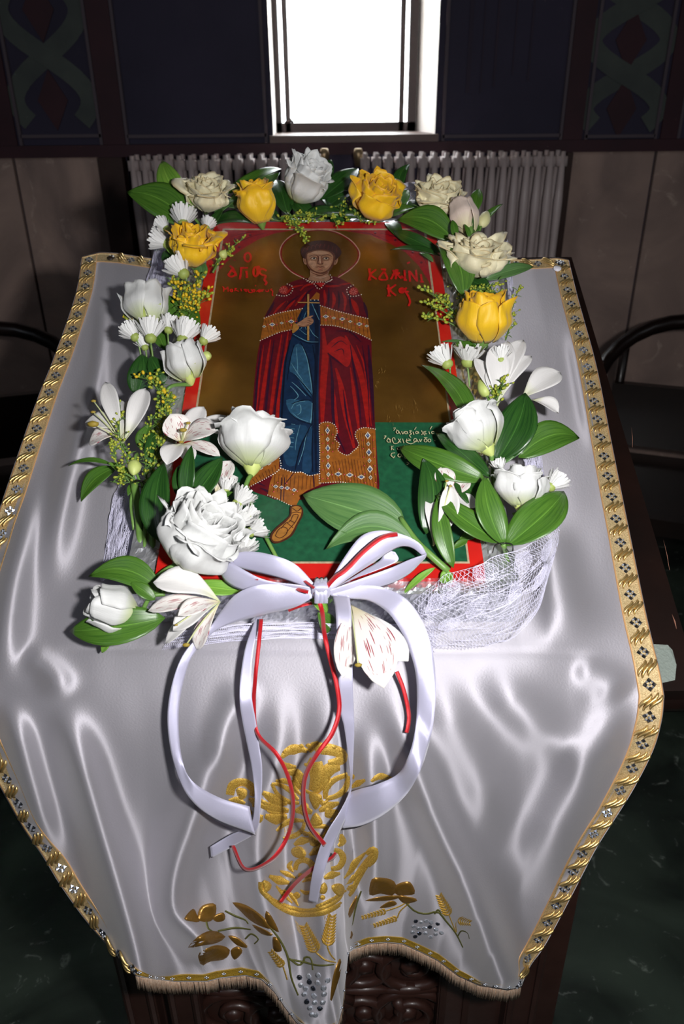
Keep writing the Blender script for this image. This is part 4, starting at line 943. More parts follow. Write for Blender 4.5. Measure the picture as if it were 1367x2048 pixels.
glyphs('cream_lettering', 740, 840, 8.544, [[(390, 140), (430, 135), (400, 180)], ring(465, 205, 22, 25), [(445, 165), (490, 200), (515, 245)], [(535, 190), (555, 240), (580, 195)], ring(610, 215, 22, 22), [(632, 195), (645, 235)], [(665, 185), (705, 185), (675, 210), (705, 235), (670, 260), (695, 300)], [(730, 200), (745, 250)], [(785, 120), (755, 165)], ring(795, 213, 20, 20), [(812, 192), (830, 228)], [(870, 180), (935, 265)], [(925, 190), (875, 255)], ring(950, 215, 16, 24, .5, 5), [(1000, 195), (1015, 240)], [(1055, 105), (1020, 158)], ring(1070, 215, 22, 20, .6, 6),
    [(235, 275), (270, 272), (235, 320)], ring(315, 350, 30, 30), [(300, 305), (340, 350), (350, 385)], ring(400, 340, 25, 38, 1.5, 6.4), [(375, 330), (400, 395), (450, 400), (500, 370)], [(475, 320), (525, 385)], [(520, 320), (480, 380)], [(550, 320), (575, 395)], [(625, 320), (615, 370), (680, 405), (740, 390), (790, 345)], [(620, 350), (690, 345), (650, 320)], ring(770, 345, 28, 28), [(790, 325), (825, 380)], [(840, 325), (855, 370), (880, 325)], [(915, 300), (975, 300)], ring(945, 350, 25, 25), [(930, 300), (965, 335)], ring(1010, 350, 25, 25), [(1100, 350), (1104, 358)],
    [(360, 440), (360, 515)], [(395, 440), (365, 475), (405, 512)], ring(490, 485, 26, 24), [(575, 435), (590, 440)], [(620, 432), (635, 437)], [(425, 560), (370, 570), (355, 610), (400, 640), (420, 610)], [(355, 600), (400, 650)], ring(500, 605, 28, 28), [(520, 580), (550, 630)], ring(600, 600, 26, 26, 1.5, 6.4), [(575, 600), (600, 660), (650, 640)], ring(680, 605, 24, 24), [(700, 585), (735, 630)], [(780, 628), (788, 632)], [(620, 720), (660, 740), (625, 765)], [(715, 710), (735, 712)], [(1035, 665), (990, 705)]], CRM, 15)
# worn flecks in the gilding
A = Art(); R_ = random.Random(12)
for x, y, n in ((764, 740, 9), (757, 765, 7), (798, 820, 8), (828, 812, 6), (780, 838, 5), (575, 608, 2), (735, 505, 3), (806, 655, 4)):
    for k in range(n):
        a = x + R_.uniform(-7, 7); b_ = y + R_.uniform(-10, 10); A.line([(a, b_), (a + R_.uniform(-3, 3), b_ + R_.uniform(2, 6))], (214, 164, 84), R_.uniform(.6, 1.8), (.3, 1, .3))
A.end('worn_fleck', kind='stuff')

# ================================================================ foil-wrapped base under the icon
def crumple(name_seed):
    return Noise(name_seed)
M_foil = mat('crumpled_foil', (226, 228, 234), .36, .84, bump=(90, .35, .003))
M_card = mat('foil_card', (170, 172, 178), .3, .9)
bc_t = [(226, 1262), (1030, 1262), (905, 428), (392, 428)]      # outline at the cloth
BHB = ICON_H - .0068
_bq = [P(*c, BHB) for c in ((243, 1188), (1044, 1188), (896, 437), (394, 437))]
def base_pt(u, v, h):
    q = _bq
    b_ = (1 - u) * (1 - v) * q[0] + u * (1 - v) * q[1] + u * v * q[2] + (1 - u) * v * q[3]
    return b_ + EN * (h - BHB)
BS = thing('foil_wrapped_base', 'board wrapped in crumpled silver foil lying under the icon', 'base', base_pt(.5, 0, .0))
hb = BHB
mb = MB(); nz = Noise(17)
def foilpatch(fn, na, nb, amp=.0022):
    rows = []
    for i in range(na):
        for j in range(nb):
            a, b_ = i / (na - 1), j / (nb - 1); p, n = fn(a, b_)
            k = min(1, 8 * min(a, 1 - a, b_, 1 - b_) + .15)
            s = float(nz(p[0] * 170, (p[1] + p[2]) * 170)) + .6 * float(nz(p[0] * 390 + 7, (p[1] - p[2]) * 390))
            rows.append(p + n * amp * 1.05 * (abs(s) * 1.6 - .5) * k)
    mb.add(np.array(rows), grid_faces(na, nb))
foilpatch(lambda a, b_: (base_pt(b_, 0, hb * a) , -E2), 14, 130)
foilpatch(lambda a, b_: (base_pt(b_, a * .10, hb), EN), 20, 130, .0014)
foilpatch(lambda a, b_: (base_pt(0, b_, hb * (1 - a)), -E1), 14, 110)
foilpatch(lambda a, b_: (base_pt(a * .16, b_, hb), EN), 24, 110, .0014)
foilpatch(lambda a, b_: (base_pt(1, b_, hb * a), E1), 14, 110)
foilpatch(lambda a, b_: (base_pt(1 - .16 * (1 - a), b_, hb), EN), 24, 110, .0014)
foilpatch(lambda a, b_: (base_pt(b_, 1 - .05 * (1 - a), hb), EN), 8, 100, .0014)
foilpatch(lambda a, b_: (base_pt(b_, 1, hb * (1 - a)), E2), 12, 100)
foil = mb.part('foil_sheet', M_foil, BS, smooth=False, kind='stuff')
q = [base_pt(.004, .004, .001), base_pt(.996, .004, .001), base_pt(.996, .996, .001), base_pt(.004, .996, .001)]
V, f = hexa(np.array(q + [p + EN * (hb - .003) for p in q])); part('board_core', V, f, M_card, BS, smooth=False)
# ================================================================ flowers and greenery
def leafmat(name, c, c2, rough=.36):
    mt = mat(name, c, rough); N, L, b = nodes_of(mt)
    tc = N.new('ShaderNodeTexCoord'); sp = N.new('ShaderNodeSeparateXYZ'); L.new(tc.outputs['UV'], sp.inputs[0])
    mp = N.new('ShaderNodeMapping'); mp.inputs['Scale'].default_value = (26, 2.5, 1); nz = N.new('ShaderNodeTexNoise'); nz.inputs['Scale'].default_value = 1; nz.inputs['Detail'].default_value = 3
    L.new(tc.outputs['UV'], mp.inputs[0]); L.new(mp.outputs[0], nz.inputs['Vector'])
    rp = N.new('ShaderNodeValToRGB'); rp.color_ramp.elements[0].position = .32; rp.color_ramp.elements[1].position = .7
    rp.color_ramp.elements[0].color = srgb(c); rp.color_ramp.elements[1].color = srgb(c2); L.new(nz.outputs['Fac'], rp.inputs['Fac'])
    m1 = N.new('ShaderNodeMath'); m1.operation = 'SUBTRACT'; m1.inputs[1].default_value = .5; m2 = N.new('ShaderNodeMath'); m2.operation = 'ABSOLUTE'
    m3 = N.new('ShaderNodeMath'); m3.operation = 'LESS_THAN'; m3.inputs[1].default_value = .011
    L.new(sp.outputs[0], m1.inputs[0]); L.new(m1.outputs[0], m2.inputs[0]); L.new(m2.outputs[0], m3.inputs[0])
    mx = N.new('ShaderNodeMixRGB'); mx.inputs[2].default_value = srgb(tuple(min(255, v * 1.12 + 8) for v in c2)); L.new(m3.outputs[0], mx.inputs[0]); L.new(rp.outputs['Color'], mx.inputs[1])
    L.new(mx.outputs[0], b.inputs['Base Color'])
    bp = N.new('ShaderNodeBump'); bp.inputs['Strength'].default_value = .3; bp.inputs['Distance'].default_value = .0006; L.new(nz.outputs['Fac'], bp.inputs['Height']); L.new(bp.outputs['Normal'], b.inputs['Normal'])
    return mt
M_lf = leafmat('leaf_green', (52, 90, 28), (78, 118, 40)); M_ld = leafmat('leaf_deep_green', (26, 60, 24), (46, 86, 32), .32); M_ll = leafmat('leaf_light_green', (92, 142, 50), (126, 168, 66)); M_lb = leafmat('leaf_grey_green', (62, 100, 52), (88, 124, 68), .42)
LM = {'g': M_lf, 'd': M_ld, 'l': M_ll, 'b': M_lb}
M_stem = mat('stem_green', (88, 128, 58), .45, vary=(60, (112, 148, 72), .3)); M_stem2 = mat('stem_pale_green', (120, 150, 86), .5)
M_calyx = mat('calyx_yellow_green', (168, 186, 92), .5, vary=(90, (198, 208, 130), .3))
def petalmat(name, c, base, tint=None, streak=False, rough=.55, amt=.16):
    """petal: colour c, warming to the base colour low down; optional crimson dashes"""
    mt = mat(name, c, rough, sss=.12); N, L, b = nodes_of(mt)
    b.inputs['Sheen Weight'].default_value = .15
    tc = N.new('ShaderNodeTexCoord'); sp = N.new('ShaderNodeSeparateXYZ'); L.new(tc.outputs['UV'], sp.inputs[0])
    rp = N.new('ShaderNodeValToRGB'); rp.color_ramp.elements[0].position = .0; rp.color_ramp.elements[1].position = .38
    rp.color_ramp.elements[0].color = srgb(base); rp.color_ramp.elements[1].color = srgb(c)
    if tint:
        e = rp.color_ramp.elements.new(.93); e.color = srgb(c); e = rp.color_ramp.elements.new(1.0); e.color = srgb(tint)
    L.new(sp.outputs[1], rp.inputs['Fac'])
    mp = N.new('ShaderNodeMapping'); mp.inputs['Scale'].default_value = (22, 3, 1); nz = N.new('ShaderNodeTexNoise'); nz.inputs['Scale'].default_value = 1; nz.inputs['Detail'].default_value = 3
    L.new(tc.outputs['UV'], mp.inputs[0]); L.new(mp.outputs[0], nz.inputs['Vector'])
    bp = N.new('ShaderNodeBump'); bp.inputs['Strength'].default_value = .35; bp.inputs['Distance'].default_value = .0008; L.new(nz.outputs['Fac'], bp.inputs['Height']); L.new(bp.outputs['Normal'], b.inputs['Normal'])
    out = rp.outputs['Color']
    if streak:
        m_ = N.new('ShaderNodeMapping'); m_.inputs['Scale'].default_value = (24, 4.0, 1); v = N.new('ShaderNodeTexVoronoi'); v.inputs['Scale'].default_value = 1; v.inputs['Randomness'].default_value = .8
        L.new(tc.outputs['UV'], m_.inputs[0]); L.new(m_.outputs[0], v.inputs['Vector'])
        # dashes: narrow across, long along
        sub = N.new('ShaderNodeMapping'); 
        lt = N.new('ShaderNodeMath'); lt.operation = 'LESS_THAN'; lt.inputs[1].default_value = .34; L.new(v.outputs['Distance'], lt.inputs[0])
        g1 = N.new('ShaderNodeMath'); g1.operation = 'GREATER_THAN'; g1.inputs[1].default_value = .22; L.new(sp.outputs[1], g1.inputs[0])
        g2 = N.new('ShaderNodeMath'); g2.operation = 'LESS_THAN'; g2.inputs[1].default_value = .88; L.new(sp.outputs[1], g2.inputs[0])
        a1 = N.new('ShaderNodeMath'); a1.operation = 'MULTIPLY'; a2 = N.new('ShaderNodeMath'); a2.operation = 'MULTIPLY'
        L.new(lt.outputs[0], a1.inputs[0]); L.new(g1.outputs[0], a1.inputs[1]); L.new(a1.outputs[0], a2.inputs[0]); L.new(g2.outputs[0], a2.inputs[1])
        mx = N.new('ShaderNodeMixRGB'); mx.inputs[2].default_value = srgb((140, 22, 48)); L.new(a2.outputs[0], mx.inputs[0]); L.new(out, mx.inputs[1]); out = mx.outputs[0]
    L.new(out, b.inputs['Base Color'])
    return mt
M_pw = petalmat('white_petal', (206, 207, 205), (172, 186, 110)); M_pc = petalmat('cream_petal', (224, 216, 180), (206, 204, 150), tint=(196, 176, 130)); M_py = petalmat('yellow_petal', (232, 184, 22), (216, 180, 44), tint=(222, 160, 12)); M_pp = petalmat('blush_petal', (220, 200, 186), (206, 200, 150), tint=(206, 176, 150))
M_pa = petalmat('lily_petal', (210, 208, 206), (190, 196, 140)); M_ps = petalmat('streaked_lily_petal', (212, 207, 202), (220, 206, 150), streak=True)
M_daisy = mat('daisy_ray', (214, 214, 212), .55); M_dgreen = mat('daisy_calyx', (150, 166, 84), .55); M_anth = mat('anther_olive', (150, 128, 44), .6)

def blade(B, T, wid, side=0.0, arch=.12, roll=0.0, cup=.18, wave=0.0, n=13, m_=9, blunt=.9, nrmal=None, taper=.55):
    """leaf or petal surface from B to T; returns V, F, uv"""
    B, T = np.asarray(B, float), np.asarray(T, float); L_ = np.linalg.norm(T - B); d = (T - B) / L_
    n0 = EN if nrmal is None else np.asarray(nrmal, float)
    if abs(np.dot(n0, d)) > .92: n0 = nrm(EN + .8 * E2)
    s0 = nrm(np.cross(d, n0)); up = nrm(np.cross(s0, d))
    s1 = math.cos(roll) * s0 + math.sin(roll) * up; u1 = nrm(np.cross(s1, d))
    V_ = []; uv = []
    for i in range(n):
        t = i / (n - 1)
        c = B + d * L_ * t + s0 * side * L_ * 4 * t * (1 - t) + up * arch * L_ * 4 * t * (1 - t)
        w = wid / 2 * max(.02, (math.sin(math.pi * t ** blunt)) ** taper if 0 < t < 1 else 0.02)
        for j in range(m_):
            a = -1 + 2 * j / (m_ - 1)
            V_.append(c + s1 * a * w + u1 * (cup * w * (abs(a) ** 1.3) + wave * wid * math.sin(t * 9 + a * 2) * abs(a)))
            uv.append((.5 + a / 2, t))
    return np.array(V_), grid_faces(n, m_), np.array(uv)
def solid(o, th):
    md = o.modifiers.new('thickness', 'SOLIDIFY'); md.thickness = th; md.offset = 0
def leaf_on(parent, b_, t, w, side=0., arch=.1, roll=0., kind='g', cup=.2, name='leaf'):
    """b_, t = (px, py, h): where the leaf joins and where it points; w its width in px"""
    B = X_(*b_); T = X_(*t); k = scale_at((B + T) / 2)
    V_, f, uv = blade(B, T, w / k, side, arch, roll, cup, blunt=.82, taper=.8)
    o = part(name, V_, f, LM[kind], parent, uv=uv); solid(o, .0005); return o
def sprig(label, leaves, stems=(), group=None, name='leaf_sprig', cat='foliage'):
    b0 = X_(*leaves[0][0]); T_ = thing(name, label, cat, b0, group)
    for lf in leaves: leaf_on(T_, *lf[:3], **(lf[3] if len(lf) > 3 else {}))
    for st in stems: V_, f = tube(cr([X_(*p) for p in st[0]], 14), st[1] / 2000 if not isinstance(st[1], list) else [q / 2000 for q in st[1]], 7); part('stem', V_, f, M_stem, T_)
    return T_
def bloom(name, label, cat, px, py, h, size, hgt, axis, petals, m_, cal=True, stem=None, openness=.5, ruffle=.05, seed=1, group=None, calm=None, curl=.25, innermat=None, twist=0.0, pointed=0.0, foot=.40):
    """rose-like flower: nested cupped petals round an axis; size, hgt in px"""
    C_ = X_(px, py, h); k = scale_at(C_); R = size / 2 / k * 1.2; Hh = hgt / k * 1.1; ax = nrm(lv(*axis)); Fr = frame_from(ax)
    base = C_ - ax * Hh * .5; T_ = thing(name, label, cat, base, group); rn = random.Random(seed); nz_ = Noise(seed)
    n = petals
    for i in range(n):
        q = (i + .6) / n; out = q ** .7
        Rk = R * (.16 + .84 * out) * rn.uniform(.93, 1.05); Hk = Hh * (1.0 - .16 * out ** 2 + .04 * rn.uniform(-1, 1)) * (.84 + .16 * min(1, q * 2.2))
        phi = i * 2.3999 + rn.uniform(-.25, .25); hw = (1.25 - .45 * out) * rn.uniform(.9, 1.12) if i > n * .3 else 1.5
        lip = curl * (out ** 1.5) * rn.uniform(.4, 1.4); opn = openness * (.25 + .75 * out); ph = rn.random() * 6.3; fr_ = rn.uniform(3.5, 6.5); droop = rn.uniform(0, .12) * (ruffle > .1) * (q > .7)
        NT, NA = 12, 15; V_ = []; uv = []
        for a_ in range(NT):
            t = a_ / (NT - 1)
            for j in range(NA):
                a = -1 + 2 * j / (NA - 1)
                prof = foot + (1 - foot) * math.sin(min(1, t / .55) * math.pi / 2)
                cone = prof * (1 - .34 * (1 - opn) * max(0, t - .45) / .55)
                r = Rk * (cone + lip * max(0, (t - .68) / .32) ** 2)
                wv = float(nz_(a * 2.2 + i * 3.1, t * 2 + i)) * ruffle + float(nz_(a * 5 + i * 1.7, t * 6 + i * 2)) * ruffle * .45
                fl = ruffle * .55 * math.sin(a * fr_ + ph) * max(0, (t - .45) / .55) ** 1.5
                ed = 1 - (.14 + pointed * .25) * abs(a) ** (2.4 - pointed) * t
                th = phi + a * hw * (.40 + .60 * math.sin(min(1, t / .5) * math.pi / 2)) + twist * t
                z = Hk * (t * ed - (.3 * lip + droop) * max(0, (t - .75) / .25) ** 2 + wv * .4 * t + fl * .18)
                rr = r * (1 + wv * (.4 + t) + fl * (.4 + .6 * out) + .05 * a * (1 if i % 2 else -1)) + R * .012 * i / n
                V_.append(base + Fr @ np.array([rr * math.cos(th), rr * math.sin(th), z])); uv.append((.5 + a / 2, t))
        o = part('petal', np.array(V_), grid_faces(NT, NA), m_ if not innermat or i > n * .45 else innermat, T_, uv=np.array(uv)); solid(o, .0006)
    if cal:
        cm = calm or M_calyx; mb = MB(); rr = [R * .06, R * .17, R * .26, R * .30]; zz = [-.16 * Hh, -.08 * Hh, 0.0, .10 * Hh]
        V_ = []
        for r_, z_ in zip(rr, zz):
            for j in range(10): V_.append(base + Fr @ np.array([r_ * math.cos(j * math.pi / 5), r_ * math.sin(j * math.pi / 5), z_]))
        part('calyx', np.array(V_), grid_faces(4, 10, True), cm, T_)
        for j in range(5):
            a = j * 1.2566 + seed; B = base + Fr @ np.array([R * .24 * math.cos(a), R * .24 * math.sin(a), .04 * Hh]); Tt = base + Fr @ np.array([R * .72 * math.cos(a), R * .72 * math.sin(a), .34 * Hh])
            V_, f, uv = blade(B, Tt, R * .22, arch=-.08, n=7, m_=5, nrmal=Fr @ np.array([math.cos(a), math.sin(a), -.4])); part('sepal', V_, f, M_lb if calm else M_calyx, T_, uv=uv)
    if stem:
        pts = [base - ax * .12 * Hh] + [X_(*p) for p in stem]; V_, f = tube(cr(pts, 14), [.0026, .002, .002], 7); part('stem', V_, f, M_stem, T_)
    return T_
def daisy(px, py, h, size, axis, stem=None, label=None, group='white daisies in the wreath', tight=.6):
    C_ = X_(px, py, h); k = scale_at(C_); R = size / 2 / k * 1.45; ax = nrm(lv(*axis)); Fr = frame_from(ax); base = C_ - ax * R * .65
    T_ = thing('daisy', label, 'flower', base, group); mb = MB(); rn = random.Random(int(px * 7 + py)); nn = 38
    for i in range(nn):
        a = i * 2.3999; lay = i / nn; out = R * (.55 + .45 * (1 - lay * .5)) * rn.uniform(.9, 1.1); zt = R * (.55 + tight * .75 + .35 * lay) * rn.uniform(.9, 1.1)
        B = base + Fr @ np.array([R * .2 * math.cos(a), R * .2 * math.sin(a), R * .25]); M2 = base + Fr @ np.array([out * .75 * math.cos(a), out * .75 * math.sin(a), zt * .75]); Tt = base + Fr @ np.array([out * math.cos(a), out * math.sin(a), zt])
        rad = Fr @ np.array([math.cos(a), math.sin(a), 0]); tn = Fr @ np.array([-math.sin(a), math.cos(a), 0]); w = R * .12
        V_ = np.array([B - tn * w * .5, B + tn * w * .5, M2 - tn * w * 1.25, M2 + rad * -.0003, M2 + tn * w * 1.25, Tt - tn * w * .55, Tt + tn * w * .55])
        mb.add(V_, [(0, 1, 4, 3), (0, 3, 2), (2, 3, 5), (3, 6, 5), (3, 4, 6)])
    mb.part('ray_petals', M_daisy, T_, kind='stuff', smooth=False)
    V_ = []; 
    for r_, z_ in ((.08, 0), (.30, .08), (.40, .28), (.36, .5)):
        for j in range(10): V_.append(base + Fr @ np.array([R * r_ * math.cos(j * .628), R * r_ * math.sin(j * .628), R * z_]))
    part('calyx', np.array(V_), grid_faces(4, 10, True) + [tuple(range(10))[::-1]], M_dgreen, T_)
    V_, f = ball(base + ax * R * .55, R * .3, 1, (1, 1, .5), Fr); part('centre', V_, f, M_calyx, T_)
    if stem:
        V_, f = tube(cr([base] + [X_(*p) for p in stem], 10), .0011, 6); part('stem', V_, f, M_stem2, T_)
def lily(label, base, petals, stem=None, stamens=(), group=None):
    """alstroemeria: base (px,py,h); petals (tip, width px, kind, opts)"""
    B0 = X_(*base); T_ = thing('peruvian_lily', label, 'flower', B0, group)
    for pt in petals:
        tip, w, kd = pt[:3]; op = pt[3] if len(pt) > 3 else {}
        bb = X_(*op.pop('b')) if 'b' in op else B0
        Tt = X_(*tip); k = scale_at((bb + Tt) / 2)
        V_, f, uv = blade(bb, Tt, w / k, op.get('side', 0), op.get('arch', .12), op.get('roll', 0), op.get('cup', .25), op.get('wave', .02), blunt=1.7, taper=.7, n=14)
        o = part('petal', V_, f, M_ps if kd == 's' else M_pa, T_, uv=uv); solid(o, .0005)
    for tip, r in stamens:
        e = X_(*tip); V_, f = tube(cr([B0, (B0 + e) / 2 + EN * .004, e], 8), .0007, 5); part('filament', V_, f, M_pa, T_)
        V_, f = ball(e, r / scale_at(e), 1, (1.5, .8, .8)); part('anther', V_, f, M_anth, T_)
    if stem: V_, f = tube(cr([B0] + [X_(*p) for p in stem], 12), .0016, 6); part('stem', V_, f, M_stem, T_)
    return T_
M_gb = mat('goldenrod_bud', (164, 168, 44), .55, vary=(120, (132, 150, 52), .3)); M_gy = mat('goldenrod_yellow', (206, 172, 24), .6); M_gs = mat('goldenrod_stem', (84, 118, 50), .55)
def goldenrod(label, stems, group='goldenrod sprigs in the wreath', n=26, spread=9, yellow=0.0, fine=1.0, size=1.0):
    b0 = X_(*stems[0][0]); T_ = thing('goldenrod_sprig', label, 'foliage', b0, group); rn = random.Random(int(b0[0] * 9999) + n)
    ms, mbud, my = MB(), MB(), MB()
    for st in stems:
        c = cr([X_(*p) for p in st], 16); ms.add(*tube(c, [.0011, .0005], 5)); k = scale_at(c[8])
        for i in range(n):
            t = rn.uniform(.12, 1); p = c[min(15, int(t * 15))]; o = np.array([rn.gauss(0, 1), rn.gauss(0, .8), abs(rn.gauss(0, .6))]); d = lv(*o) * spread / k * (1.15 - .6 * t) + (c[-1] - c[0]) * .05
            e = p + d; ms.add(*tube([p, (p + e) / 2 + EN * .0008, e], .00035, 3, cap=False))
            (my if rn.random() < yellow else mbud).add(*ball(e, rn.uniform(.0011, .0019) * size, 1, (1, 1, 1.5), frame_from(nrm(d))))
            if rn.random() < .55 * fine: # narrow leaflet
                q = p + lv(rn.gauss(0, 1), rn.gauss(0, 1), .5) * spread * 1.1 / k; V_, f, uv = blade(p, q, .0016, n=4, m_=3); ms.add(V_, f)
    ms.part('stem', M_gs, T_, kind='stuff')
    if mbud.n: mbud.part('buds', M_gb, T_, kind='stuff')
    if my.n: my.part('flowerets', M_gy, T_, kind='stuff')
# ---------------------------------------------------------------- placing the wreath
# foliage
sprig('two broad green leaves pointing up-left at the wreath\'s upper left corner', [((388, 438, .07), (324, 322, .10), 50, dict(kind='l', side=-.08, roll=.3)), ((378, 448, .07), (254, 384, .09), 74, dict(kind='g', side=.06, roll=.45, cup=.1))], [([(388, 436, .07), (400, 450, .065), (415, 470, .06)], 4)])
sprig('dark leaves between the cream rose and the upper left yellow rose', [((455, 405, .07), (560, 345, .085), 40, dict(kind='g', side=.18)), ((445, 392, .075), (562, 338, .08), 34, dict(kind='g', side=.22, arch=.2)), ((420, 452, .06), (502, 446, .07), 46, dict(kind='d', side=-.1)), ((430, 430, .07), (470, 400, .075), 26, dict(kind='b')), ((415, 470, .06), (448, 416, .075), 20, dict(kind='d')), ((440, 410, .07), (500, 425, .07), 26, dict(kind='b'))])
sprig('dark glossy leaves fanned behind the white flower at top centre', [((590, 380, .07), (592, 304, .09), 48, dict(kind='d', side=.12)), ((640, 400, .07), (716, 337, .085), 56, dict(kind='d', side=.1)), ((636, 380, .065), (662, 319, .09), 44, dict(kind='d')), ((575, 430, .065), (552, 360, .075), 44, dict(kind='d')), ((560, 440, .06), (500, 420, .065), 34, dict(kind='d')), ((600, 440, .06), (690, 425, .065), 40, dict(kind='d')), ((620, 440, .06), (580, 400, .07), 40, dict(kind='d')), ((650, 420, .06), (706, 385, .075), 44, dict(kind='d')), ((700, 440, .055), (640, 396, .065), 40, dict(kind='d')), ((660, 430, .055), (740, 440, .06), 30, dict(kind='d'))], [([(560, 440, .062), (620, 428, .066), (700, 432, .062), (760, 442, .06)], 4)])
sprig('green leaves round the upper right yellow rose', [((795, 392, .07), (819, 328, .09), 26, dict(kind='d', side=-.1)), ((790, 420, .06), (816, 380, .07), 34, dict(kind='b')), ((720, 400, .06), (704, 352, .075), 30, dict(kind='g')), ((770, 436, .06), (830, 415, .065), 32, dict(kind='g')), ((700, 375, .08), (722, 420, .07), 22, dict(kind='l')), ((775, 445, .058), (800, 480, .062), 30, dict(kind='d'))])
sprig('broad oval green leaf lying over the icon\'s upper right corner', [((906, 480, .085), (794, 440, .08), 58, dict(kind='g', side=.06, arch=.14, roll=.6)), ((880, 505, .07), (786, 462, .065), 28, dict(kind='d', side=-.12, roll=.5)), ((880, 512, .07), (780, 500, .064), 18, dict(kind='d')), ((866, 524, .07), (838, 506, .068), 12, dict(kind='b'))], [([(906, 478, .085), (925, 500, .07), (940, 560, .06)], 4)])
sprig('large upright oval leaf left of the cream rose on the right', [((925, 592, .08), (872, 486, .10), 64, dict(kind='g', side=.10, arch=.12, cup=.25))], [([(925, 590, .08), (935, 620, .06), (940, 680, .05)], 4)])
sprig('thin leaves fanned beside the blush rosebud at upper right', [((945, 470, .08), (1005, 408, .09), 16, dict(kind='g')), ((945, 430, .07), (957, 378, .08), 26, dict(kind='g')), ((905, 440, .07), (880, 400, .07), 26, dict(kind='d')), ((940, 480, .1), (928, 448, .11), 10, dict(kind='g')), ((910, 478, .1), (904, 440, .11), 16, dict(kind='g'))])
sprig('narrow dark leaf reaching right over the top braid', [((968, 560, .06), (1066, 534, .055), 26, dict(kind='b', side=.05, roll=-.6)), ((1002, 548, .055), (1022, 518, .06), 6, dict(kind='b'))])
sprig('small green leaves under the right-hand yellow rose', [((970, 705, .06), (905, 690, .07), 26, dict(kind='g')), ((975, 690, .06), (935, 712, .06), 24, dict(kind='g')), ((940, 690, .06), (882, 684, .064), 9, dict(kind='b')), ((950, 690, .07), (940, 650, .07), 26, dict(kind='g'))])
sprig('pointed green leaf crossing the icon\'s right border below the daisies', [((945, 862, .07), (842, 730, .085), 56, dict(kind='lb'[1] if 0 else 'g', side=.08, roll=-.3))], [([(945, 860, .07), (965, 900, .06)], 4)])
sprig('three dark leaves spreading right of the white rose on the right', [((990, 925, .07), (1050, 786, .10), 84, dict(kind='d', side=.08, roll=.2)), ((1005, 925, .07), (1075, 850, .09), 40, dict(kind='d')), ((1036, 915, .06), (1158, 876, .05), 64, dict(kind='g', side=-.06, arch=.16, roll=-.4)), ((985, 930, .065), (1045, 880, .08), 46, dict(kind='b'))], [([(990, 925, .07), (985, 960, .06), (1000, 1010, .05)], 5)])
sprig('long leaves crossing the cream lettering on the green ground', [((972, 962, .09), (798, 894, .075), 60, dict(kind='g', side=-.12, arch=.12, roll=.35)), ((980, 955, .085), (872, 866, .08), 44, dict(kind='d', side=-.06)), ((985, 1040, .075), (900, 925, .085), 56, dict(kind='d', side=-.06)), ((960, 1010, .07), (905, 940, .08), 30, dict(kind='d'))], [([(972, 958, .09), (990, 1000, .07), (1000, 1060, .055)], 5)])
sprig('upright dark leaf standing on the green ground right of the saint', [((852, 1068, .07), (846, 917, .095), 62, dict(kind='d', side=.10, roll=.15))])
sprig('fan of three big leaves pinned at the icon\'s lower right corner', [((1002, 1086, .08), (872, 990, .095), 54, dict(kind='g', side=-.14, arch=.14)), ((1006, 1090, .085), (968, 953, .11), 62, dict(kind='g', side=-.10, roll=-.15)), ((1012, 1092, .08), (1127, 983, .085), 84, dict(kind='g', side=.08, arch=.14, roll=.1))], [([(1006, 1088, .08), (1012, 1110, .06), (1020, 1140, .046), (1030, 1170, .044)], [6, 3.5, 3])])
sprig('narrow upright leaf with a nibbled hole below the fan', [((906, 1136, .07), (879, 985, .095), 38, dict(kind='g', side=-.08, roll=.3)), ((935, 1080, .07), (905, 1098, .065), 16, dict(kind='g')), ((950, 1072, .062), (918, 1078, .062), 20, dict(kind='g')), ((905, 1148, .07), (880, 1165, .065), 30, dict(kind='l')), ((870, 1135, .075), (805, 1190, .05), 15, dict(kind='l'))])
sprig('big grey-green leaf pair lying across the icon beside the bow', [((812, 1052, .075), (606, 990, .078), 112, dict(kind='b', side=-.05, arch=.08, cup=.12, roll=.25)), ((832, 1090, .08), (652, 1098, .072), 66, dict(kind='b', side=.20, arch=.12, roll=.3))], [([(800, 1035, .08), (830, 1080, .08), (860, 1110, .078), (896, 1142, .07)], [5, 7, 7])])
sprig('drooping leaf and thin leaf reaching left over the satin', [((232, 935, .05), (162, 1003, .03), 44, dict(kind='g', side=.08, arch=.1)), ((225, 930, .06), (136, 932, .05), 12, dict(kind='g', side=.06)), ((272, 962, .06), (215, 925, .065), 18, dict(kind='l'))])
sprig('tall dark leaves standing above the big white double flower', [((320, 1085, .07), (328, 925, .10), 66, dict(kind='d', side=-.05, roll=.2)), ((372, 1006, .08), (383, 891, .11), 36, dict(kind='d', roll=.2)), ((380, 1004, .08), (444, 915, .10), 56, dict(kind='d', side=.08)), ((390, 1008, .08), (465, 984, .09), 34, dict(kind='g', side=.14)), ((366, 1002, .08), (358, 930, .09), 34, dict(kind='d'))])
sprig('dark leaves behind the round white bud on the left', [((272, 790, .05), (284, 708, .075), 60, dict(kind='d', side=.14)), ((328, 768, .06), (300, 712, .075), 38, dict(kind='d')), ((282, 900, .055), (300, 848, .07), 34, dict(kind='g')), ((300, 940, .055), (306, 860, .07), 24, dict(kind='d'))], [([(318, 770, .06), (312, 840, .06), (300, 930, .06)], 4)])
sprig('arched leaves cradling the white rosebud at the lower left corner', [((325, 1186, .06), (177, 1153, .06), 58, dict(kind='g', side=.12, arch=.16, roll=.3)), ((330, 1236, .05), (140, 1262, .035), 76, dict(kind='g', side=-.10, arch=.12, roll=.3)), ((222, 1276, .03), (204, 1306, .02), 20, dict(kind='l')), ((310, 1200, .06), (260, 1165, .07), 30, dict(kind='g'))], [([(325, 1186, .06), (345, 1150, .065), (360, 1135, .065)], 4)])
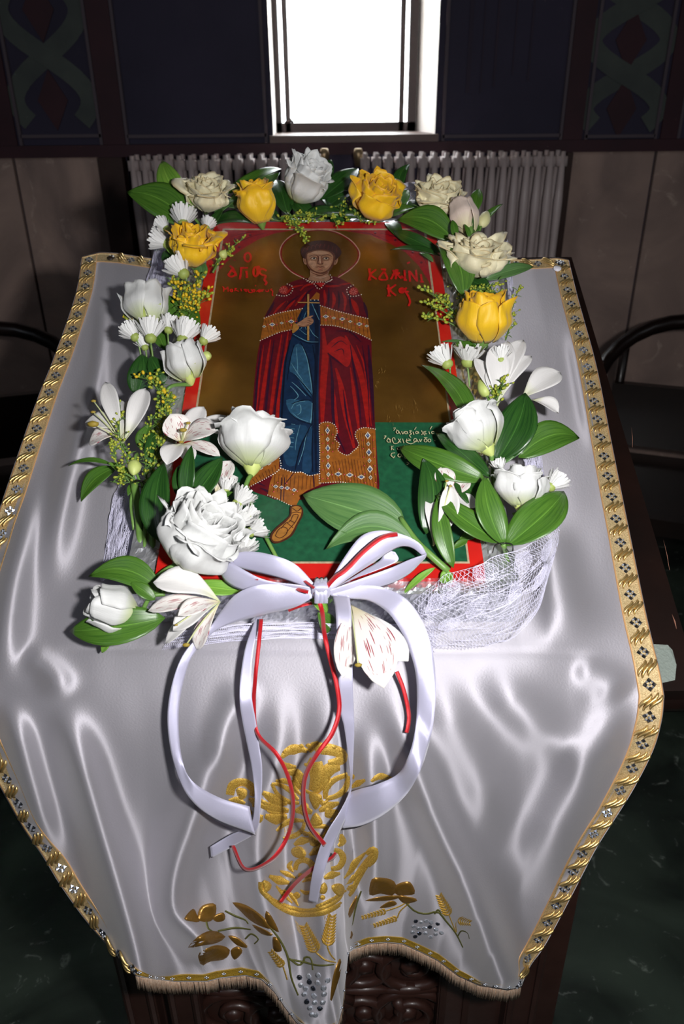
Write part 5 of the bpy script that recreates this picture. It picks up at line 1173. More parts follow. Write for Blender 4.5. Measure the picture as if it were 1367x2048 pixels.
sprig('small green leaf on the foil left of the bow', [((484, 1180, .055), (380, 1165, .06), 36, dict(kind='l', side=-.10))])
sprig('green leaf pinned under the bow on the foil edge', [((655, 1225, .03), (612, 1190, .05), 30, dict(kind='l')), ((660, 1262, .02), (635, 1225, .04), 40, dict(kind='g'))])
sprig('crowded leaves along the left edge of the wreath', [((330, 700, .055), (300, 640, .06), 34, dict(kind='g')), ((345, 660, .06), (390, 620, .07), 40, dict(kind='g')), ((360, 640, .055), (330, 590, .07), 34, dict(kind='g')), ((405, 560, .06), (400, 520, .07), 26, dict(kind='b')), ((350, 512, .07), (338, 484, .075), 24, dict(kind='l')), ((370, 610, .055), (400, 660, .06), 30, dict(kind='g'))])
sprig('dark filler leaves under the flowers along the top edge of the base', [((470, 452, .05), (410, 470, .055), 34, dict(kind='d', roll=.4)), ((560, 400, .06), (530, 372, .065), 40, dict(kind='d')), ((690, 400, .06), (690, 360, .07), 50, dict(kind='d')), ((840, 440, .055), (820, 400, .06), 40, dict(kind='d')), ((900, 460, .055), (860, 430, .06), 36, dict(kind='d')), ((640, 436, .052), (700, 446, .052), 30, dict(kind='d', roll=-.5)), ((540, 444, .052), (480, 436, .056), 30, dict(kind='d', roll=.5)), ((930, 560, .055), (985, 590, .055), 34, dict(kind='d', roll=-.4)), ((350, 540, .05), (330, 500, .06), 34, dict(kind='d'))])
# bare cut stems tied with wire on the left
for i, (a, b_, c, r) in enumerate((((268, 966), (276, 1020), (282, 1096), .0042), ((292, 962), (300, 1030), (308, 1112), .0034), ((284, 965), (290, 1040), (288, 1120), .0018), ((276, 960), (262, 1000), (268, 1060), .0018))):
    T_ = sprig('cut green stems bound with wire over the foil on the left' if i == 0 else 'cut green stem', [((a[0], a[1], .06), (a[0] - 12, a[1] + 26, .06), 14, dict(kind='g'))]) if i == 0 else T_
    V_, f = tube(cr([P(*a, .064), P(*b_, .06), P(*c, .048)], 10), r, 8); part('stem', V_, f, M_stem, T_)
M_wire = mat('florist_wire', (60, 60, 58), .35, .8)
def wire(label, pts, r=.0006):
    V_, f = tube(cr([X_(*p) for p in pts], 30), r, 5); return solo('wire_twist', V_, f, M_wire, label, 'wire')
wire('thin dark wire twisted round the cut stems on the left', [(262, 968, .066), (275, 960, .072), (292, 966, .07), (284, 974, .066), (266, 968, .064), (280, 962, .074), (292, 972, .07)])
wire('looped wire pinning the leaf fan at the lower right', [(984, 1106, .07), (990, 1090, .082), (1008, 1086, .09), (1024, 1090, .084), (1022, 1108, .072), (1012, 1098, .08)])
wire('wire hook at the foil edge right of the bow', [(836, 1160, .06), (846, 1146, .066), (866, 1160, .05), (870, 1185, .045)])

# roses and lisianthus
G = .045
bloom('rose', 'white ruffled flower at the top centre of the wreath', 'flower', 611, 358, .10, 76, 82, (.5, .1, .85), 24, M_pw, ruffle=.2, seed=3, openness=.8, curl=.2)
bloom('rose', 'yellow rose at the top left of the icon, with a drooping outer petal', 'flower', 514, 400, .10, 68, 78, (-.15, .45, .85), 16, M_py, ruffle=.22, seed=4, openness=.5, calm=M_stem, curl=.35)
bloom('rose', 'wide yellow rose above the icon\'s right half', 'flower', 753, 392, .10, 90, 74, (.4, -.1, .9), 18, M_py, ruffle=.16, seed=5, openness=.55, calm=M_stem, curl=.22)
bloom('rose', 'wilting cream rose at the upper left corner', 'flower', 414, 388, .095, 74, 56, (.2, .15, .95), 18, M_pc, ruffle=.26, seed=6, openness=.9, calm=M_stem, curl=.35)
bloom('rose', 'cream rose right of the wide yellow rose', 'flower', 876, 394, .095, 80, 56, (.05, .05, 1), 19, M_pc, ruffle=.25, seed=7, openness=.9, calm=M_stem, curl=.32)
bloom('rose', 'blush pink rosebud at the upper right corner', 'flower', 928, 430, .10, 58, 82, (-.15, 1, .25), 8, M_pp, ruffle=.06, seed=8, openness=.25, calm=M_stem, curl=.12)
bloom('rose', 'open cream rose on the right above the largest yellow rose', 'flower', 952, 514, .10, 96, 64, (.1, .2, 1), 20, M_pc, ruffle=.25, seed=9, openness=.95, calm=M_stem, curl=.36)
bloom('rose', 'largest yellow rose, halfway down the right side', 'flower', 968, 630, .10, 98, 96, (.0, .5, .85), 15, M_py, ruffle=.11, seed=10, openness=.35, calm=M_stem, curl=.12)
bloom('rose', 'yellow rose on the left side among white daisies', 'flower', 385, 488, .10, 82, 74, (.1, .15, .95), 17, M_py, ruffle=.22, seed=11, openness=.6, calm=M_stem, curl=.35)
bloom('lisianthus', 'white cup-shaped bloom over the satin on the upper left side', 'flower', 294, 609, .085, 86, 84, (-.12, 1, .3), 10, M_pw, ruffle=.10, seed=12, openness=.9, curl=.2, foot=.3, stem=[(300, 690, .06), (315, 760, .055)])
bloom('lisianthus', 'round white bud below the daisies on the left side', 'flower', 369, 717, .09, 78, 76, (-.2, .6, .7), 10, M_pw, ruffle=.08, seed=13, openness=.2, curl=.05, stem=[(338, 775, .06), (325, 820, .055)])
bloom('lisianthus', 'white open bloom on a long curved stem lying on the icon', 'flower', 508, 880, .10, 116, 104, (.06, .9, .45), 16, M_pw, ruffle=.16, seed=14, openness=1.0, curl=.34, foot=.22, stem=[(492, 975, .085), (515, 1040, .072), (556, 1122, .062)])
bloom('lisianthus', 'largest white double bloom, left of the bow', 'flower', 400, 1068, .105, 142, 130, (.55, .25, .8), 24, M_pw, ruffle=.15, seed=15, openness=.8, curl=.16, stem=[(330, 1140, .07), (300, 1165, .06)])
bloom('lisianthus', 'closed white rosebud lying at the lower left corner', 'flower', 219, 1216, .06, 88, 92, (-.9, .05, .5), 9, M_pw, ruffle=.05, seed=16, openness=.3, curl=.06, stem=[(300, 1195, .06), (330, 1188, .06)])
bloom('lisianthus', 'white bloom leaning left at the icon\'s right edge', 'flower', 948, 856, .10, 98, 94, (-.5, .85, .35), 14, M_pw, ruffle=.13, seed=17, openness=.9, curl=.24, foot=.25, stem=[(985, 930, .08), (995, 975, .07)])
bloom('lisianthus', 'white bloom held in the leaf fan on the right', 'flower', 1042, 968, .095, 86, 82, (.05, .75, .6), 14, M_pw, ruffle=.13, seed=18, openness=.85, curl=.2, foot=.3, stem=[(1025, 1030, .075)])

# daisies
for (x, y, h, s, ax, lb) in ((366, 441, .085, 40, (-.1, 1, .3), 'daisy above the left yellow rose, left of two'), (414, 452, .08, 24, (.2, 1, .2), 'daisy peeping behind the left yellow rose'), (329, 455, .08, 28, (-.8, .8, .2), 'daisy under the big top left leaf'), (327, 484, .08, 38, (-1, .5, .2), 'daisy touching the left yellow rose from the left'),
                            (362, 541, .085, 42, (-.6, .8, .3), 'daisy just below the left yellow rose'), (266, 669, .08, 34, (-.7, .9, .3), 'leftmost daisy below the white cup-shaped bloom'), (301, 668, .085, 42, (-.1, 1, .35), 'wide daisy directly below the white cup-shaped bloom'), (338, 654, .08, 32, (.1, 1, .3), 'daisy right of the wide one below the cup-shaped bloom'),
                            (368, 672, .085, 44, (.2, 1, .3), 'daisy above the round white bud'), (411, 676, .085, 34, (.6, 1, .3), 'daisy overlapping the icon border above the round bud'), (288, 690, .07, 26, (-.3, .8, .3), 'small daisy half hidden in the left cluster'),
                            (889, 720, .09, 42, (-.6, .9, .5), 'daisy on the icon\'s right border'), (937, 712, .095, 50, (.1, .7, .9), 'open daisy facing the viewer on the right'), (1001, 714, .11, 30, (0, 1, .5), 'small daisy in front of the right lily'),
                            (998, 936, .085, 26, (-.2, 1, .3), 'daisy tucked left of the lower right white bloom'), (1106, 968, .08, 38, (.8, .7, .3), 'daisy on the outer right edge'),
                            (452, 976, .08, 30, (.2, 1, .5), 'topmost daisy of the lower left cluster'), (480, 1000, .085, 42, (.6, .8, .4), 'daisy below the topmost in the lower left cluster'), (476, 1042, .09, 44, (.7, .7, .4), 'middle daisy of the lower left cluster'), (500, 1028, .08, 26, (.6, .9, .3), 'small daisy behind the middle of the cluster'),
                            (508, 1060, .08, 38, (.9, .5, .2), 'rightmost daisy, over the painted green ground'), (482, 1096, .09, 48, (.4, .5, .8), 'lowest daisy of the cluster beside the bow'), (440, 1008, .085, 22, (.2, .9, .5), 'small daisy bud above the big double bloom')):
    daisy(x, y, h, s, ax, stem=[(x - ax[0] * 18, y + 26, h - .012), (x - ax[0] * 22 + 4, y + 62, h - .025)], label='white ' + lb, tight=.9 if s < 45 else .55)

# peruvian lilies
lily('white lily with olive anthers spreading over the satin on the left', (246, 888, .075), [((211, 764, .10), 36, 'a', dict(roll=.2)), ((292, 777, .10), 46, 'a', dict(side=.1, cup=.5)), ((172, 842, .08), 46, 'a', dict(b=(240, 862, .08))), ((178, 886, .07), 44, 's', dict(b=(240, 868, .08))), ((240, 800, .08), 26, 'a'), ((262, 800, .075), 22, 's')], stem=[(262, 920, .07), (280, 965, .065)], stamens=[((186, 848, .1), 9), ((187, 802, .1), 4), ((186, 824, .095), 4)])
lily('crimson-streaked white lily at the icon\'s left border', (364, 888, .08), [((340, 828, .11), 60, 's', dict(roll=-.1)), ((408, 814, .10), 46, 'a', dict(side=.05)), ((432, 862, .105), 62, 's', dict(arch=.16)), ((452, 832, .09), 26, 'a'), ((334, 930, .09), 46, 'a', dict(cup=.4)), ((440, 912, .085), 30, 's'), ((384, 926, .085), 34, 'a')], stamens=[((366, 860, .11), 6), ((376, 846, .11), 4), ((362, 884, .11), 4)])
lily('white lily petals showing below the long-stemmed white bloom', (430, 990, .07), [((462, 922, .085), 44, 's'), ((476, 955, .08), 34, 'a')])
lily('white lily lying on its side between the rosebud and the bow', (440, 1204, .07), [((306, 1165, .09), 62, 'a', dict(side=.08, cup=.3)), ((296, 1222, .07), 36, 's'), ((346, 1262, .07), 46, 'a', dict(cup=.4)), ((330, 1288, .045), 30, 'a'), ((394, 1300, .04), 34, 's', dict(cup=.4)), ((356, 1232, .09), 40, 's')], stamens=[((372, 1290, .06), 6), ((352, 1250, .08), 3)])
lily('streaked white lily hanging below the bow in front of the foil', (700, 1208, .045), [((768, 1376, .055), 84, 's', dict(side=-.05, arch=.10)), ((686, 1356, .05), 46, 's', dict(arch=.10)), ((816, 1322, .045), 66, 'a', dict(side=.05, arch=.05)), ((725, 1340, .035), 34, 'a')], stamens=[((716, 1330, .075), 6)])
lily('curled streaked lily on the painted green ground right of centre', (866, 1092, .07), [((882, 934, .095), 42, 's', dict(b=(896, 1000, .08))), ((900, 968, .105), 40, 'a', dict(side=.10, cup=.6, arch=.1)), ((936, 956, .09), 40, 's', dict(b=(896, 1000, .08))), ((952, 1014, .085), 36, 'a', dict(b=(896, 996, .08))), ((858, 990, .085), 26, 'a')], stamens=[((893, 962, .11), 3), ((900, 972, .11), 3)])
lily('large open white lily on the right side over the satin', (994, 815, .075), [((948, 716, .10), 30, 'a'), ((988, 690, .115), 46, 'a'), ((1014, 682, .11), 40, 'a', dict(roll=.2)), ((1046, 680, .105), 44, 'a', dict(side=-.05, cup=.4)), ((1062, 712, .10), 40, 'a', dict(side=-.08)), ((1120, 745, .085), 58, 'a', dict(b=(1040, 800, .07), arch=.12)), ((1116, 826, .06), 34, 'a', dict(b=(1062, 800, .06), cup=.6)), ((972, 742, .1), 24, 'a')], stem=[(988, 840, .07), (985, 880, .065)])
def bud(label, px, py, h, w, hh, axis, m_=None):
    C_ = X_(px, py, h); k = scale_at(C_); Fr = frame_from(nrm(lv(*axis))); T_ = thing('flower_bud', label, 'flower bud', C_)
    V_ = []; 
    for t in np.linspace(0, 1, 9):
        r = w / 2 / k * math.sin(math.pi * min(.999, t ** .8 * .97 + .02)) ** .7
        for j in range(12): V_.append(C_ + Fr @ np.array([r * (1 + .07 * math.cos(3 * j * .5236)) * math.cos(j * .5236), r * math.sin(j * .5236), (t - .5) * hh / k]))
    part('bud', np.array(V_), grid_faces(9, 12, True) + [tuple(range(12))[::-1], tuple(range(96, 108))], m_ or M_calyx, T_)
    e = C_ - Fr[:, 2] * hh / 2 / k; V_, f = tube(cr([e + Fr[:, 2] * .002, e - Fr[:, 2] * .008, e - Fr[:, 2] * .018 - EN * .006], 8), .0016, 6); part('stem', V_, f, M_stem, T_)
bud('plump yellow-green bud on the left above the wired stems', 268, 936, .08, 28, 40, (.1, -1, .1)); bud('green striped bud beside the large white lily', 966, 776, .085, 26, 44, (-.3, 1, .2)); bud('small green bud on the icon\'s upper left corner', 446, 508, .085, 18, 18, (.6, .4, .6)); bud('small round green bud right of the round white bloom', 414, 712, .085, 20, 20, (.7, -.6, .4))
bud('pale green bud peeling open beside the blush rosebud', 968, 438, .09, 24, 46, (.4, 1, .2), M_pc)

# goldenrod and fine greenery
goldenrod('feathery green sprig hanging over the halo at the icon\'s top edge', [[(556, 436, .07), (610, 430, .08), (660, 432, .08), (676, 458, .072)], [(575, 436, .07), (596, 456, .07), (612, 484, .066)], [(640, 428, .07), (600, 440, .07), (580, 452, .066)]], n=44, spread=7)
goldenrod('thin green sprig pointing at the icon\'s upper left corner', [[(425, 545, .075), (446, 510, .08), (490, 474, .072)], [(430, 540, .07), (440, 520, .075), (470, 500, .07)]], n=22, spread=6)
goldenrod('yellow-green sprigs crossing the icon\'s right border', [[(925, 640, .07), (880, 600, .08), (832, 572, .08)], [(925, 650, .07), (885, 622, .08), (850, 606, .08)], [(925, 660, .07), (885, 640, .08), (846, 636, .075)], [(930, 650, .065), (900, 620, .07), (885, 590, .07)]], n=26, spread=8, size=1.15)
goldenrod('small sprig rising right of the largest yellow rose', [[(1012, 650, .06), (1026, 610, .065), (1038, 572, .07)], [(1010, 680, .05), (1020, 650, .055), (1026, 630, .06)]], n=20, spread=7)
goldenrod('fern-like sprig under the open cream rose on the right', [[(925, 575, .07), (960, 580, .075), (1000, 562, .07)], [(930, 590, .065), (965, 590, .07), (1010, 585, .065)]], n=26, spread=9)
goldenrod('bright yellow goldenrod between the left yellow rose and the icon', [[(365, 640, .06), (380, 600, .08), (400, 550, .085)], [(360, 640, .06), (360, 590, .08), (345, 562, .075)], [(375, 640, .06), (395, 610, .075), (418, 580, .08)], [(370, 650, .06), (380, 620, .075), (372, 570, .08)]], n=40, spread=11, yellow=.55, size=1.25)
goldenrod('drooping yellow buds on thin stalks below the left daisies', [[(330, 800, .07), (305, 765, .08), (272, 752, .08)], [(330, 800, .07), (318, 770, .08), (312, 742, .085)], [(335, 830, .065), (330, 800, .08), (352, 800, .075)]], n=20, spread=9, yellow=.35, size=1.2)
goldenrod('leafy green sprig along the left edge of the foil', [[(300, 960, .06), (320, 880, .07), (325, 800, .075)], [(305, 940, .06), (330, 850, .07), (345, 790, .075)], [(295, 980, .06), (290, 900, .065), (305, 830, .07)], [(310, 1000, .055), (318, 940, .06), (320, 860, .07)]], n=40, spread=9, fine=1.5)
goldenrod('fine sprig of tiny green buds beside the left lily', [[(270, 960, .07), (240, 880, .09), (240, 810, .09)], [(270, 960, .07), (235, 930, .08), (228, 880, .085)], [(265, 970, .06), (245, 950, .07), (240, 975, .06)]], n=34, spread=9, size=.9)
goldenrod('small sprig of buds in front of the right lily', [[(985, 820, .08), (1000, 780, .10), (1015, 742, .10)], [(985, 820, .08), (990, 790, .09), (982, 772, .09)]], n=22, spread=9)
goldenrod('small yellow sprig left of the white cup-shaped bloom', [[(280, 660, .06), (262, 640, .07), (248, 634, .07)]], n=10, spread=7, yellow=.5, size=1.2)
goldenrod('pale green sprigs in the top right of the wreath', [[(830, 400, .07), (850, 430, .075), (880, 450, .07)], [(700, 400, .07), (720, 440, .07), (760, 445, .065)], [(690, 395, .07), (680, 420, .07), (700, 440, .065)], [(520, 470, .0), (540, 440, .065), (600, 445, .07)][1:] + [(640, 440, .07)]], n=26, spread=9, fine=1.4)
goldenrod('dark green filler between the leaves at the icon\'s upper right', [[(905, 560, .06), (925, 610, .065), (950, 660, .06)], [(840, 380, .06), (880, 440, .06), (940, 480, .06)]], n=24, spread=12, fine=1.6)
goldenrod('thin stems lying under the big double bloom', [[(330, 1125, .055), (370, 1135, .058), (430, 1150, .058)], [(340, 1140, .05), (390, 1148, .052), (440, 1158, .05)]], n=6, spread=4, fine=.2)
# ================================================================ ribbons and bow
M_rib = satin('white_satin_ribbon', (200, 198, 222), .48, .4, 420, (.2, 6, 1), an=.8, bstr=.2); M_redr = satin('red_satin_ribbon', (186, 14, 26), .4, .3, 420, (.2, 6, 1), an=.7, bstr=.2)
def strip(name, Lp, Rp, m_, parent, n=60, surf=True, belly=0.0, m2=7):
    f_ = (lambda a: SURF(a[0], a[1], a[2])) if surf else (lambda a: X_(*a))
    L3 = cr([f_(a) for a in Lp], n); R3 = cr([f_(a) for a in Rp], n); V_ = []; uv = []
    for i in range(n):
        w = np.linalg.norm(R3[i] - L3[i]); t = L3[min(n - 1, i + 1)] - L3[max(0, i - 1)]; nn = nrm(np.cross(R3[i] - L3[i], t))
        if np.dot(nn, CAM - L3[i]) < 0: nn = -nn
        for j in range(m2):
            q = j / (m2 - 1); V_.append(L3[i] * (1 - q) + R3[i] * q + nn * belly * w * math.sin(math.pi * q)); uv.append((q * .02, i * .01))
    o = part(name, np.array(V_), grid_faces(n, m2), m_, parent, uv=np.array(uv)); solid(o, .0004); return o
def mid(pts, w):
    """left and right edges round a centre path (px,py,h)"""
    p = np.array(pts, float); c = cr(p, 24); t = np.gradient(c[:, :2], axis=0); t /= np.linalg.norm(t, axis=1)[:, None]; n = np.stack([-t[:, 1], t[:, 0], t[:, 0] * 0], 1) * w / 2
    return (c + n)[::2], (c - n)[::2]
BW = thing('satin_bow', 'white satin bow with long curling tails tied at the foot of the icon', 'bow', X_(642, 1186, .07))
B = lambda *a, **k: strip(*a, surf=False, **k)
B('loop', [(650, 1178, .085), (690, 1112, .10), (724, 1071, .108), (765, 1061, .11), (810, 1071, .105), (840, 1088, .098), (853, 1108, .09)], [(656, 1185, .08), (704, 1152, .085), (748, 1124, .086), (778, 1104, .088), (802, 1093, .09), (824, 1096, .09), (843, 1110, .088)], M_rib, BW, belly=.12)
B('loop', [(853, 1108, .09), (822, 1118, .092), (780, 1136, .096), (720, 1158, .096), (656, 1181, .088)], [(846, 1120, .082), (815, 1150, .078), (768, 1172, .076), (705, 1181, .078), (656, 1190, .08)], M_rib, BW, belly=.10)
B('loop', [(790, 1104, .08), (796, 1120, .075), (770, 1134, .075), (700, 1160, .075)], [(768, 1098, .08), (760, 1120, .075), (720, 1145, .075), (670, 1176, .075)], M_rib, BW)
B('loop', [(632, 1172, .085), (592, 1130, .10), (544, 1110, .105), (490, 1103, .10), (440, 1116, .09)], [(630, 1181, .08), (566, 1158, .085), (510, 1144, .084), (470, 1134, .084), (440, 1128, .085)], M_rib, BW, belly=.12)
B('loop', [(440, 1116, .09), (470, 1130, .094), (514, 1154, .092), (548, 1164, .09), (598, 1170, .09), (630, 1177, .085)], [(436, 1136, .08), (452, 1164, .072), (486, 1180, .07), (530, 1176, .072), (584, 1182, .075), (630, 1187, .08)], M_rib, BW, belly=.10)
def pth(f): return f
# left broad tail: leaves the knot, turns over the edge and hangs
strip('tail', [(626, 1177, .085), (566, 1168, .088), (512, 1171, .09), (470, 1190, .08), (440, 1225, .06), (418, 1256, .05), (382, 1288, .045), (358, 1325, .04), (340, 1385, .03), (335, 1450, .028), (348, 1530, .03), (376, 1592, .034), (430, 1640, .03), (511, 1671, .022)],
      [(624, 1196, .08), (590, 1214, .07), (532, 1229, .06), (474, 1243, .055), (440, 1256, .05), (420, 1270, .045), (396, 1296, .04), (377, 1328, .036), (361, 1390, .028), (357, 1450, .026), (364, 1518, .028), (384, 1562, .034), (440, 1596, .034), (499, 1613, .026)], M_rib, BW, n=110, belly=.06)
strip('tail', [(513, 1232, .04), (492, 1290, .035), (481, 1350, .03), (479, 1400, .024), (484, 1440, .022), (494, 1490, .022), (504, 1540, .024), (509, 1600, .024), (500, 1650, .02), (460, 1670, .016), (420, 1694, .012)],
      [(524, 1232, .042), (508, 1290, .038), (502, 1350, .032), (504, 1400, .026), (511, 1440, .024), (518, 1490, .022), (524, 1540, .02), (521, 1610, .02), (512, 1662, .016), (470, 1690, .013), (422, 1716, .01)], M_rib, BW, n=90)
strip('tail', [(655, 1176, .085), (720, 1171, .088), (766, 1175, .085), (813, 1199, .07), (846, 1245, .06), (865, 1305, .05), (871, 1370, .042), (868, 1430, .036), (857, 1490, .036), (838, 1545, .038), (812, 1589, .036), (768, 1629, .032), (718, 1654, .026), (680, 1660, .02)],
      [(662, 1192, .08), (700, 1197, .075), (738, 1202, .07), (774, 1224, .06), (799, 1258, .052), (818, 1300, .045), (831, 1350, .04), (833, 1420, .034), (828, 1470, .034), (815, 1515, .034), (795, 1548, .034), (755, 1568, .03), (722, 1577, .026), (700, 1584, .022)], M_rib, BW, n=110, belly=.07)
strip('tail', [(664, 1186, .08), (671, 1225, .06), (674, 1290, .045), (677, 1360, .034), (680, 1420, .026), (688, 1455, .024), (696, 1515, .022), (699, 1575, .022), (682, 1618, .026), (656, 1660, .026), (638, 1699, .024), (624, 1750, .02), (616, 1802, .014)],
      [(698, 1192, .085), (702, 1225, .065), (703, 1290, .047), (705, 1360, .036), (707, 1420, .028), (708, 1455, .026), (706, 1515, .024), (702, 1579, .024), (695, 1625, .026), (681, 1660, .026), (663, 1699, .024), (646, 1750, .02), (634, 1806, .014)], M_rib, BW, n=110)
mb = MB(); c = X_(642, 1182, .085)
mb.add(*ball(c, .0095, 2, (1.0, .7, 1.25), frame_from(EN, E1))); 
for k in range(3): mb.add(*tube([c + lv((k - 1) * .004, .013, .000), c + lv((k - 1) * .003, .002, .0075), c + lv((k - 1) * .004, -.013, 0)], [.002, .0035, .002], 6))
mb.part('knot', M_rib, BW)
RR = thing('red_ribbon', 'thin red satin ribbon tied in with the white bow, ends curling down', 'ribbon', X_(640, 1190, .075))
def red(pts, w=9, surf=True, n=70): a, b_ = mid(pts, w); return strip('strand', a, b_, M_redr, RR, n=n, surf=surf, m2=3)
red([(650, 1178, .09), (668, 1156, .1), (693, 1138, .106), (729, 1101, .112), (766, 1074, .118), (803, 1067, .114)], 9, False)
red([(625, 1172, .09), (634, 1182, .098), (641, 1205, .09), (645, 1245, .06), (653, 1292, .04), (670, 1355, .034), (678, 1412, .03), (673, 1440, .03), (660, 1474, .034), (620, 1528, .04), (606, 1579, .04), (613, 1639, .036), (638, 1679, .028), (670, 1706, .02)], 9, True, 110)
red([(628, 1176, .094), (612, 1164, .09), (602, 1157, .086)], 5, False); red([(616, 1184, .09), (600, 1180, .088), (588, 1175, .082)], 7, False); red([(624, 1206, .06), (600, 1212, .06), (574, 1222, .05)], 6, False)
red([(522, 1238, .05), (516, 1300, .045), (509, 1370, .032), (508, 1420, .02), (516, 1470, .026), (558, 1515, .036), (579, 1564, .042), (586, 1614, .042), (574, 1674, .04), (539, 1723, .04), (504, 1741, .036), (476, 1728, .03), (465, 1692, .02), (465, 1662, .014)], 8, True, 120)
red([(672, 1706, .02), (664, 1716, .016), (648, 1724, .012), (628, 1735, .014), (589, 1768, .016), (557, 1811, .01)], 8)
red([(793, 1343, .02), (806, 1377, .016), (816, 1420, .012), (817, 1445, .012), (811, 1471, .01)], 8)
red([(516, 1158, .09), (508, 1157, .088)], 5, False)

# ================================================================ lace gathered round the base
M_lace = mat('white_lace_thread', (214, 212, 232), .6); 
def patchfn(rows):
    """rows: list of rows of (px,py,h); smooth surface over unit square"""
    g = np.array([[X_(*q) for q in r] for r in rows]); g = np.array([cr(r, 24) for r in g]); g = np.array([cr(g[:, j], 24) for j in range(24)]).transpose(1, 0, 2)
    def fn(a, b_):
        x, y = min(max(a, 0), .9999) * 23, min(max(b_, 0), .9999) * 23; i, j = int(y), int(x); u, v = x - j, y - i
        return (g[i, j] * (1 - u) + g[i, j + 1] * u) * (1 - v) + (g[i + 1, j] * (1 - u) + g[i + 1, j + 1] * u) * v
    return fn
def lace(label, patches, group=None):
    f0 = patches[0][0]; T_ = thing('lace_band', label, 'lace', f0(.5, .5), group); rn = random.Random(len(label))
    for fn, na, nb, r, jit, long_, motifs in patches:
        mb = MB(); nz1 = Noise(int(na * 3 + nb)); 
        def S(a, b_):
            a2 = a + float(nz1(a * 9, b_ * 7)) * jit; b2 = b_ + float(nz1(a * 7 + 20, b_ * 9 + 5)) * jit * 1.5
            p = fn(a2, b2); return p + EN * float(nz1(a * 14 + 3, b_ * 11)) * .003
        nd = {}
        for j in range(nb + 1):
            for i in range(na + 1): nd[i, j] = S((i + (.5 if j % 2 else 0)) / (na + .5), j / nb)
        def th(p, q, rr=r):
            m_ = (p + q) / 2; d = nrm(q - p); s_ = nrm(np.cross(d, EN)) * rr; u_ = np.cross(s_, d)
            mb.add(np.array([p + s_, p - s_, p + u_, q + s_, q - s_, q + u_]), [(0, 1, 4, 3), (1, 2, 5, 4), (2, 0, 3, 5)])
        for j in range(nb + 1):
            for i in range(na + 1):
                if j < nb:
                    k2 = i if j % 2 == 0 else i + 1
                    if (i + j) % 1 == 0 and (k2, j + 1) in nd: th(nd[i, j], nd[k2, j + 1])
                    k2 = i - 1 if j % 2 == 0 else i
                    if (k2, j + 1) in nd and rn.random() < .93: th(nd[i, j], nd[k2, j + 1])
                if i < na and (j % 4 == 0): th(nd[i, j], nd[i + 1, j])
        for (ca, cb, ra, rb, rot) in motifs:
            st = 6
            for k in range(-st, st + 1):
                for dirn in (0, 1):
                    o = k / st; ext = math.sqrt(max(0, 1 - o * o)); pts = []
                    for q in np.linspace(-ext, ext, 6):
                        x, y = (q, o) if dirn == 0 else (o, q)
                        X, Y = x * ra * math.cos(rot) - y * rb * math.sin(rot), x * ra * math.sin(rot) + y * rb * math.cos(rot); pts.append(S(ca + X, cb + Y) + EN * .0006)
                    for p, q in zip(pts[:-1], pts[1:]): th(p, q, r * .95)
            el = [S(ca + ra * 1.04 * math.cos(t) * math.cos(rot) - rb * 1.04 * math.sin(t) * math.sin(rot), cb + ra * 1.04 * math.cos(t) * math.sin(rot) + rb * 1.04 * math.sin(t) * math.cos(rot)) + EN * .0008 for t in np.linspace(0, 2 * math.pi, 20)]
            for p, q in zip(el[:-1], el[1:]): th(p, q, r * 1.6)
        for k in range(long_):
            b0 = rn.random(); a0_ = rn.uniform(0, .5); a1_ = min(1, a0_ + rn.uniform(.3, .7)); dr = rn.uniform(-.15, .15); ph = rn.random() * 6
            pts = [S(a0_ + (a1_ - a0_) * q, min(1, max(0, b0 + dr * q + .02 * math.sin(q * 9 + ph)))) + EN * rn.uniform(0, .0015) for q in np.linspace(0, 1, 14)]
            for p, q in zip(pts[:-1], pts[1:]): th(p, q, r * rn.uniform(.8, 1.6))
        mb.part('netting', M_lace, T_, kind='stuff', smooth=False)
    return T_
pr = patchfn([[(826, 1204, .05), (880, 1156, .075), (945, 1134, .085), (1000, 1110, .09), (1066, 1084, .085), (1106, 1050, .07)],
              [(836, 1232, .045), (890, 1190, .07), (955, 1166, .08), (1015, 1142, .085), (1078, 1112, .08), (1118, 1066, .06)],
              [(848, 1262, .03), (905, 1232, .05), (970, 1208, .062), (1030, 1186, .066), (1086, 1150, .06), (1112, 1100, .045)],
              [(860, 1302, .01), (925, 1298, .014), (985, 1290, .018), (1036, 1270, .026), (1074, 1226, .032), (1094, 1160, .03)]])
mot = [(.22 + .0 * k, .18, .05, .10, .3) for k in range(1)] + [(.10, .25, .055, .12, .2), (.42, .12, .06, .10, 0), (.62, .16, .06, .12, .3), (.80, .22, .05, .12, .5), (.30, .48, .05, .11, .3), (.52, .45, .05, .10, .1), (.72, .5, .05, .1, .4), (.15, .6, .05, .1, 0)]
lace('white lace net gathered over the foil at the lower right corner', [(pr, 44, 22, .00017, .02, 34, mot)])
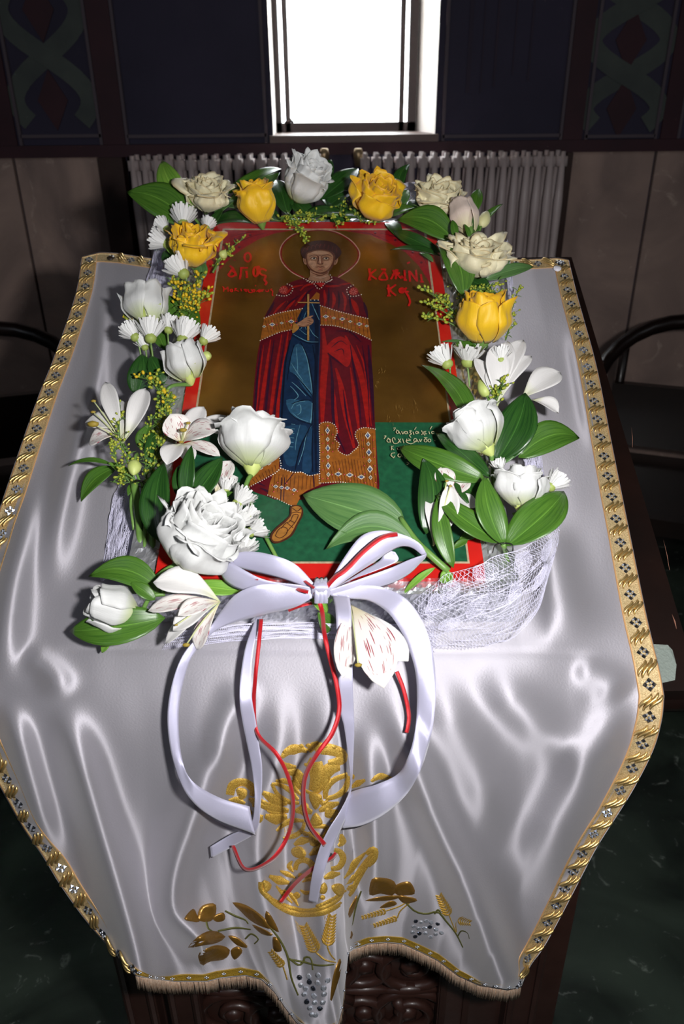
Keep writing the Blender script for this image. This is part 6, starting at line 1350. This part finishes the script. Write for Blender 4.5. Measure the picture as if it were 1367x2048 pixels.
pb = patchfn([[(330, 1268, .02), (450, 1250, .03), (600, 1246, .032), (750, 1246, .032), (870, 1250, .03)], [(330, 1284, .008), (450, 1272, .012), (600, 1266, .014), (750, 1270, .014), (870, 1280, .014)], [(318, 1298, .002), (450, 1286, .003), (600, 1278, .003), (750, 1286, .003), (870, 1304, .003)]])
lace('strip of crumpled white lace along the foot of the foil base', [(pb, 130, 9, .00017, .01, 90, [])])
pl = patchfn([[(322, 930, .05), (300, 1000, .05), (282, 1080, .05), (262, 1160, .045)], [(272, 930, .035), (262, 1000, .03), (248, 1080, .03), (238, 1160, .028)], [(248, 930, .01), (226, 1000, .006), (214, 1080, .005), (198, 1160, .005)]])
lace('long white lace folds hanging down the left side of the base', [(pl, 50, 14, .00018, .03, 170, [(.15, .6, .05, .14, 0), (.5, .3, .06, .16, 0), (.7, .6, .06, .14, 0)])])
pl2 = patchfn([[(352, 470, .06), (346, 520, .055), (352, 570, .05), (340, 640, .05), (335, 700, .05)], [(328, 466, .04), (320, 520, .035), (314, 575, .03), (312, 640, .03), (318, 700, .03)], [(308, 470, .02), (306, 520, .012), (290, 572, .006), (290, 640, .004), (300, 700, .004)]])
lace('crumpled white lace behind the left yellow rose', [(pl2, 40, 16, .00024, .02, 180, [(.3, .6, .08, .16, 0)])])
pt = patchfn([[(790, 372, .06), (820, 366, .06), (845, 372, .055)], [(796, 392, .06), (822, 388, .06), (842, 392, .055)], [(806, 408, .05), (826, 406, .05), (838, 410, .05)]])
lace('scrap of white lace showing beside the wide yellow rose', [(pt, 16, 8, .0003, .02, 60, [])])
prr = patchfn([[(1005, 480, .055), (1010, 540, .05), (1020, 620, .045)], [(1014, 480, .04), (1022, 540, .035), (1030, 620, .03)]])
p3 = patchfn([[(1040, 880, .045), (1050, 940, .045), (1062, 1000, .045), (1080, 1060, .05)], [(1066, 878, .03), (1078, 940, .03), (1092, 1000, .03), (1108, 1050, .05)], [(1078, 896, .01), (1088, 950, .008), (1100, 1010, .01), (1118, 1064, .03)]])
lace('white lace puffed along the right side of the base', [(p3, 44, 14, .00024, .02, 150, []), (prr, 24, 6, .00024, .02, 40, [])])
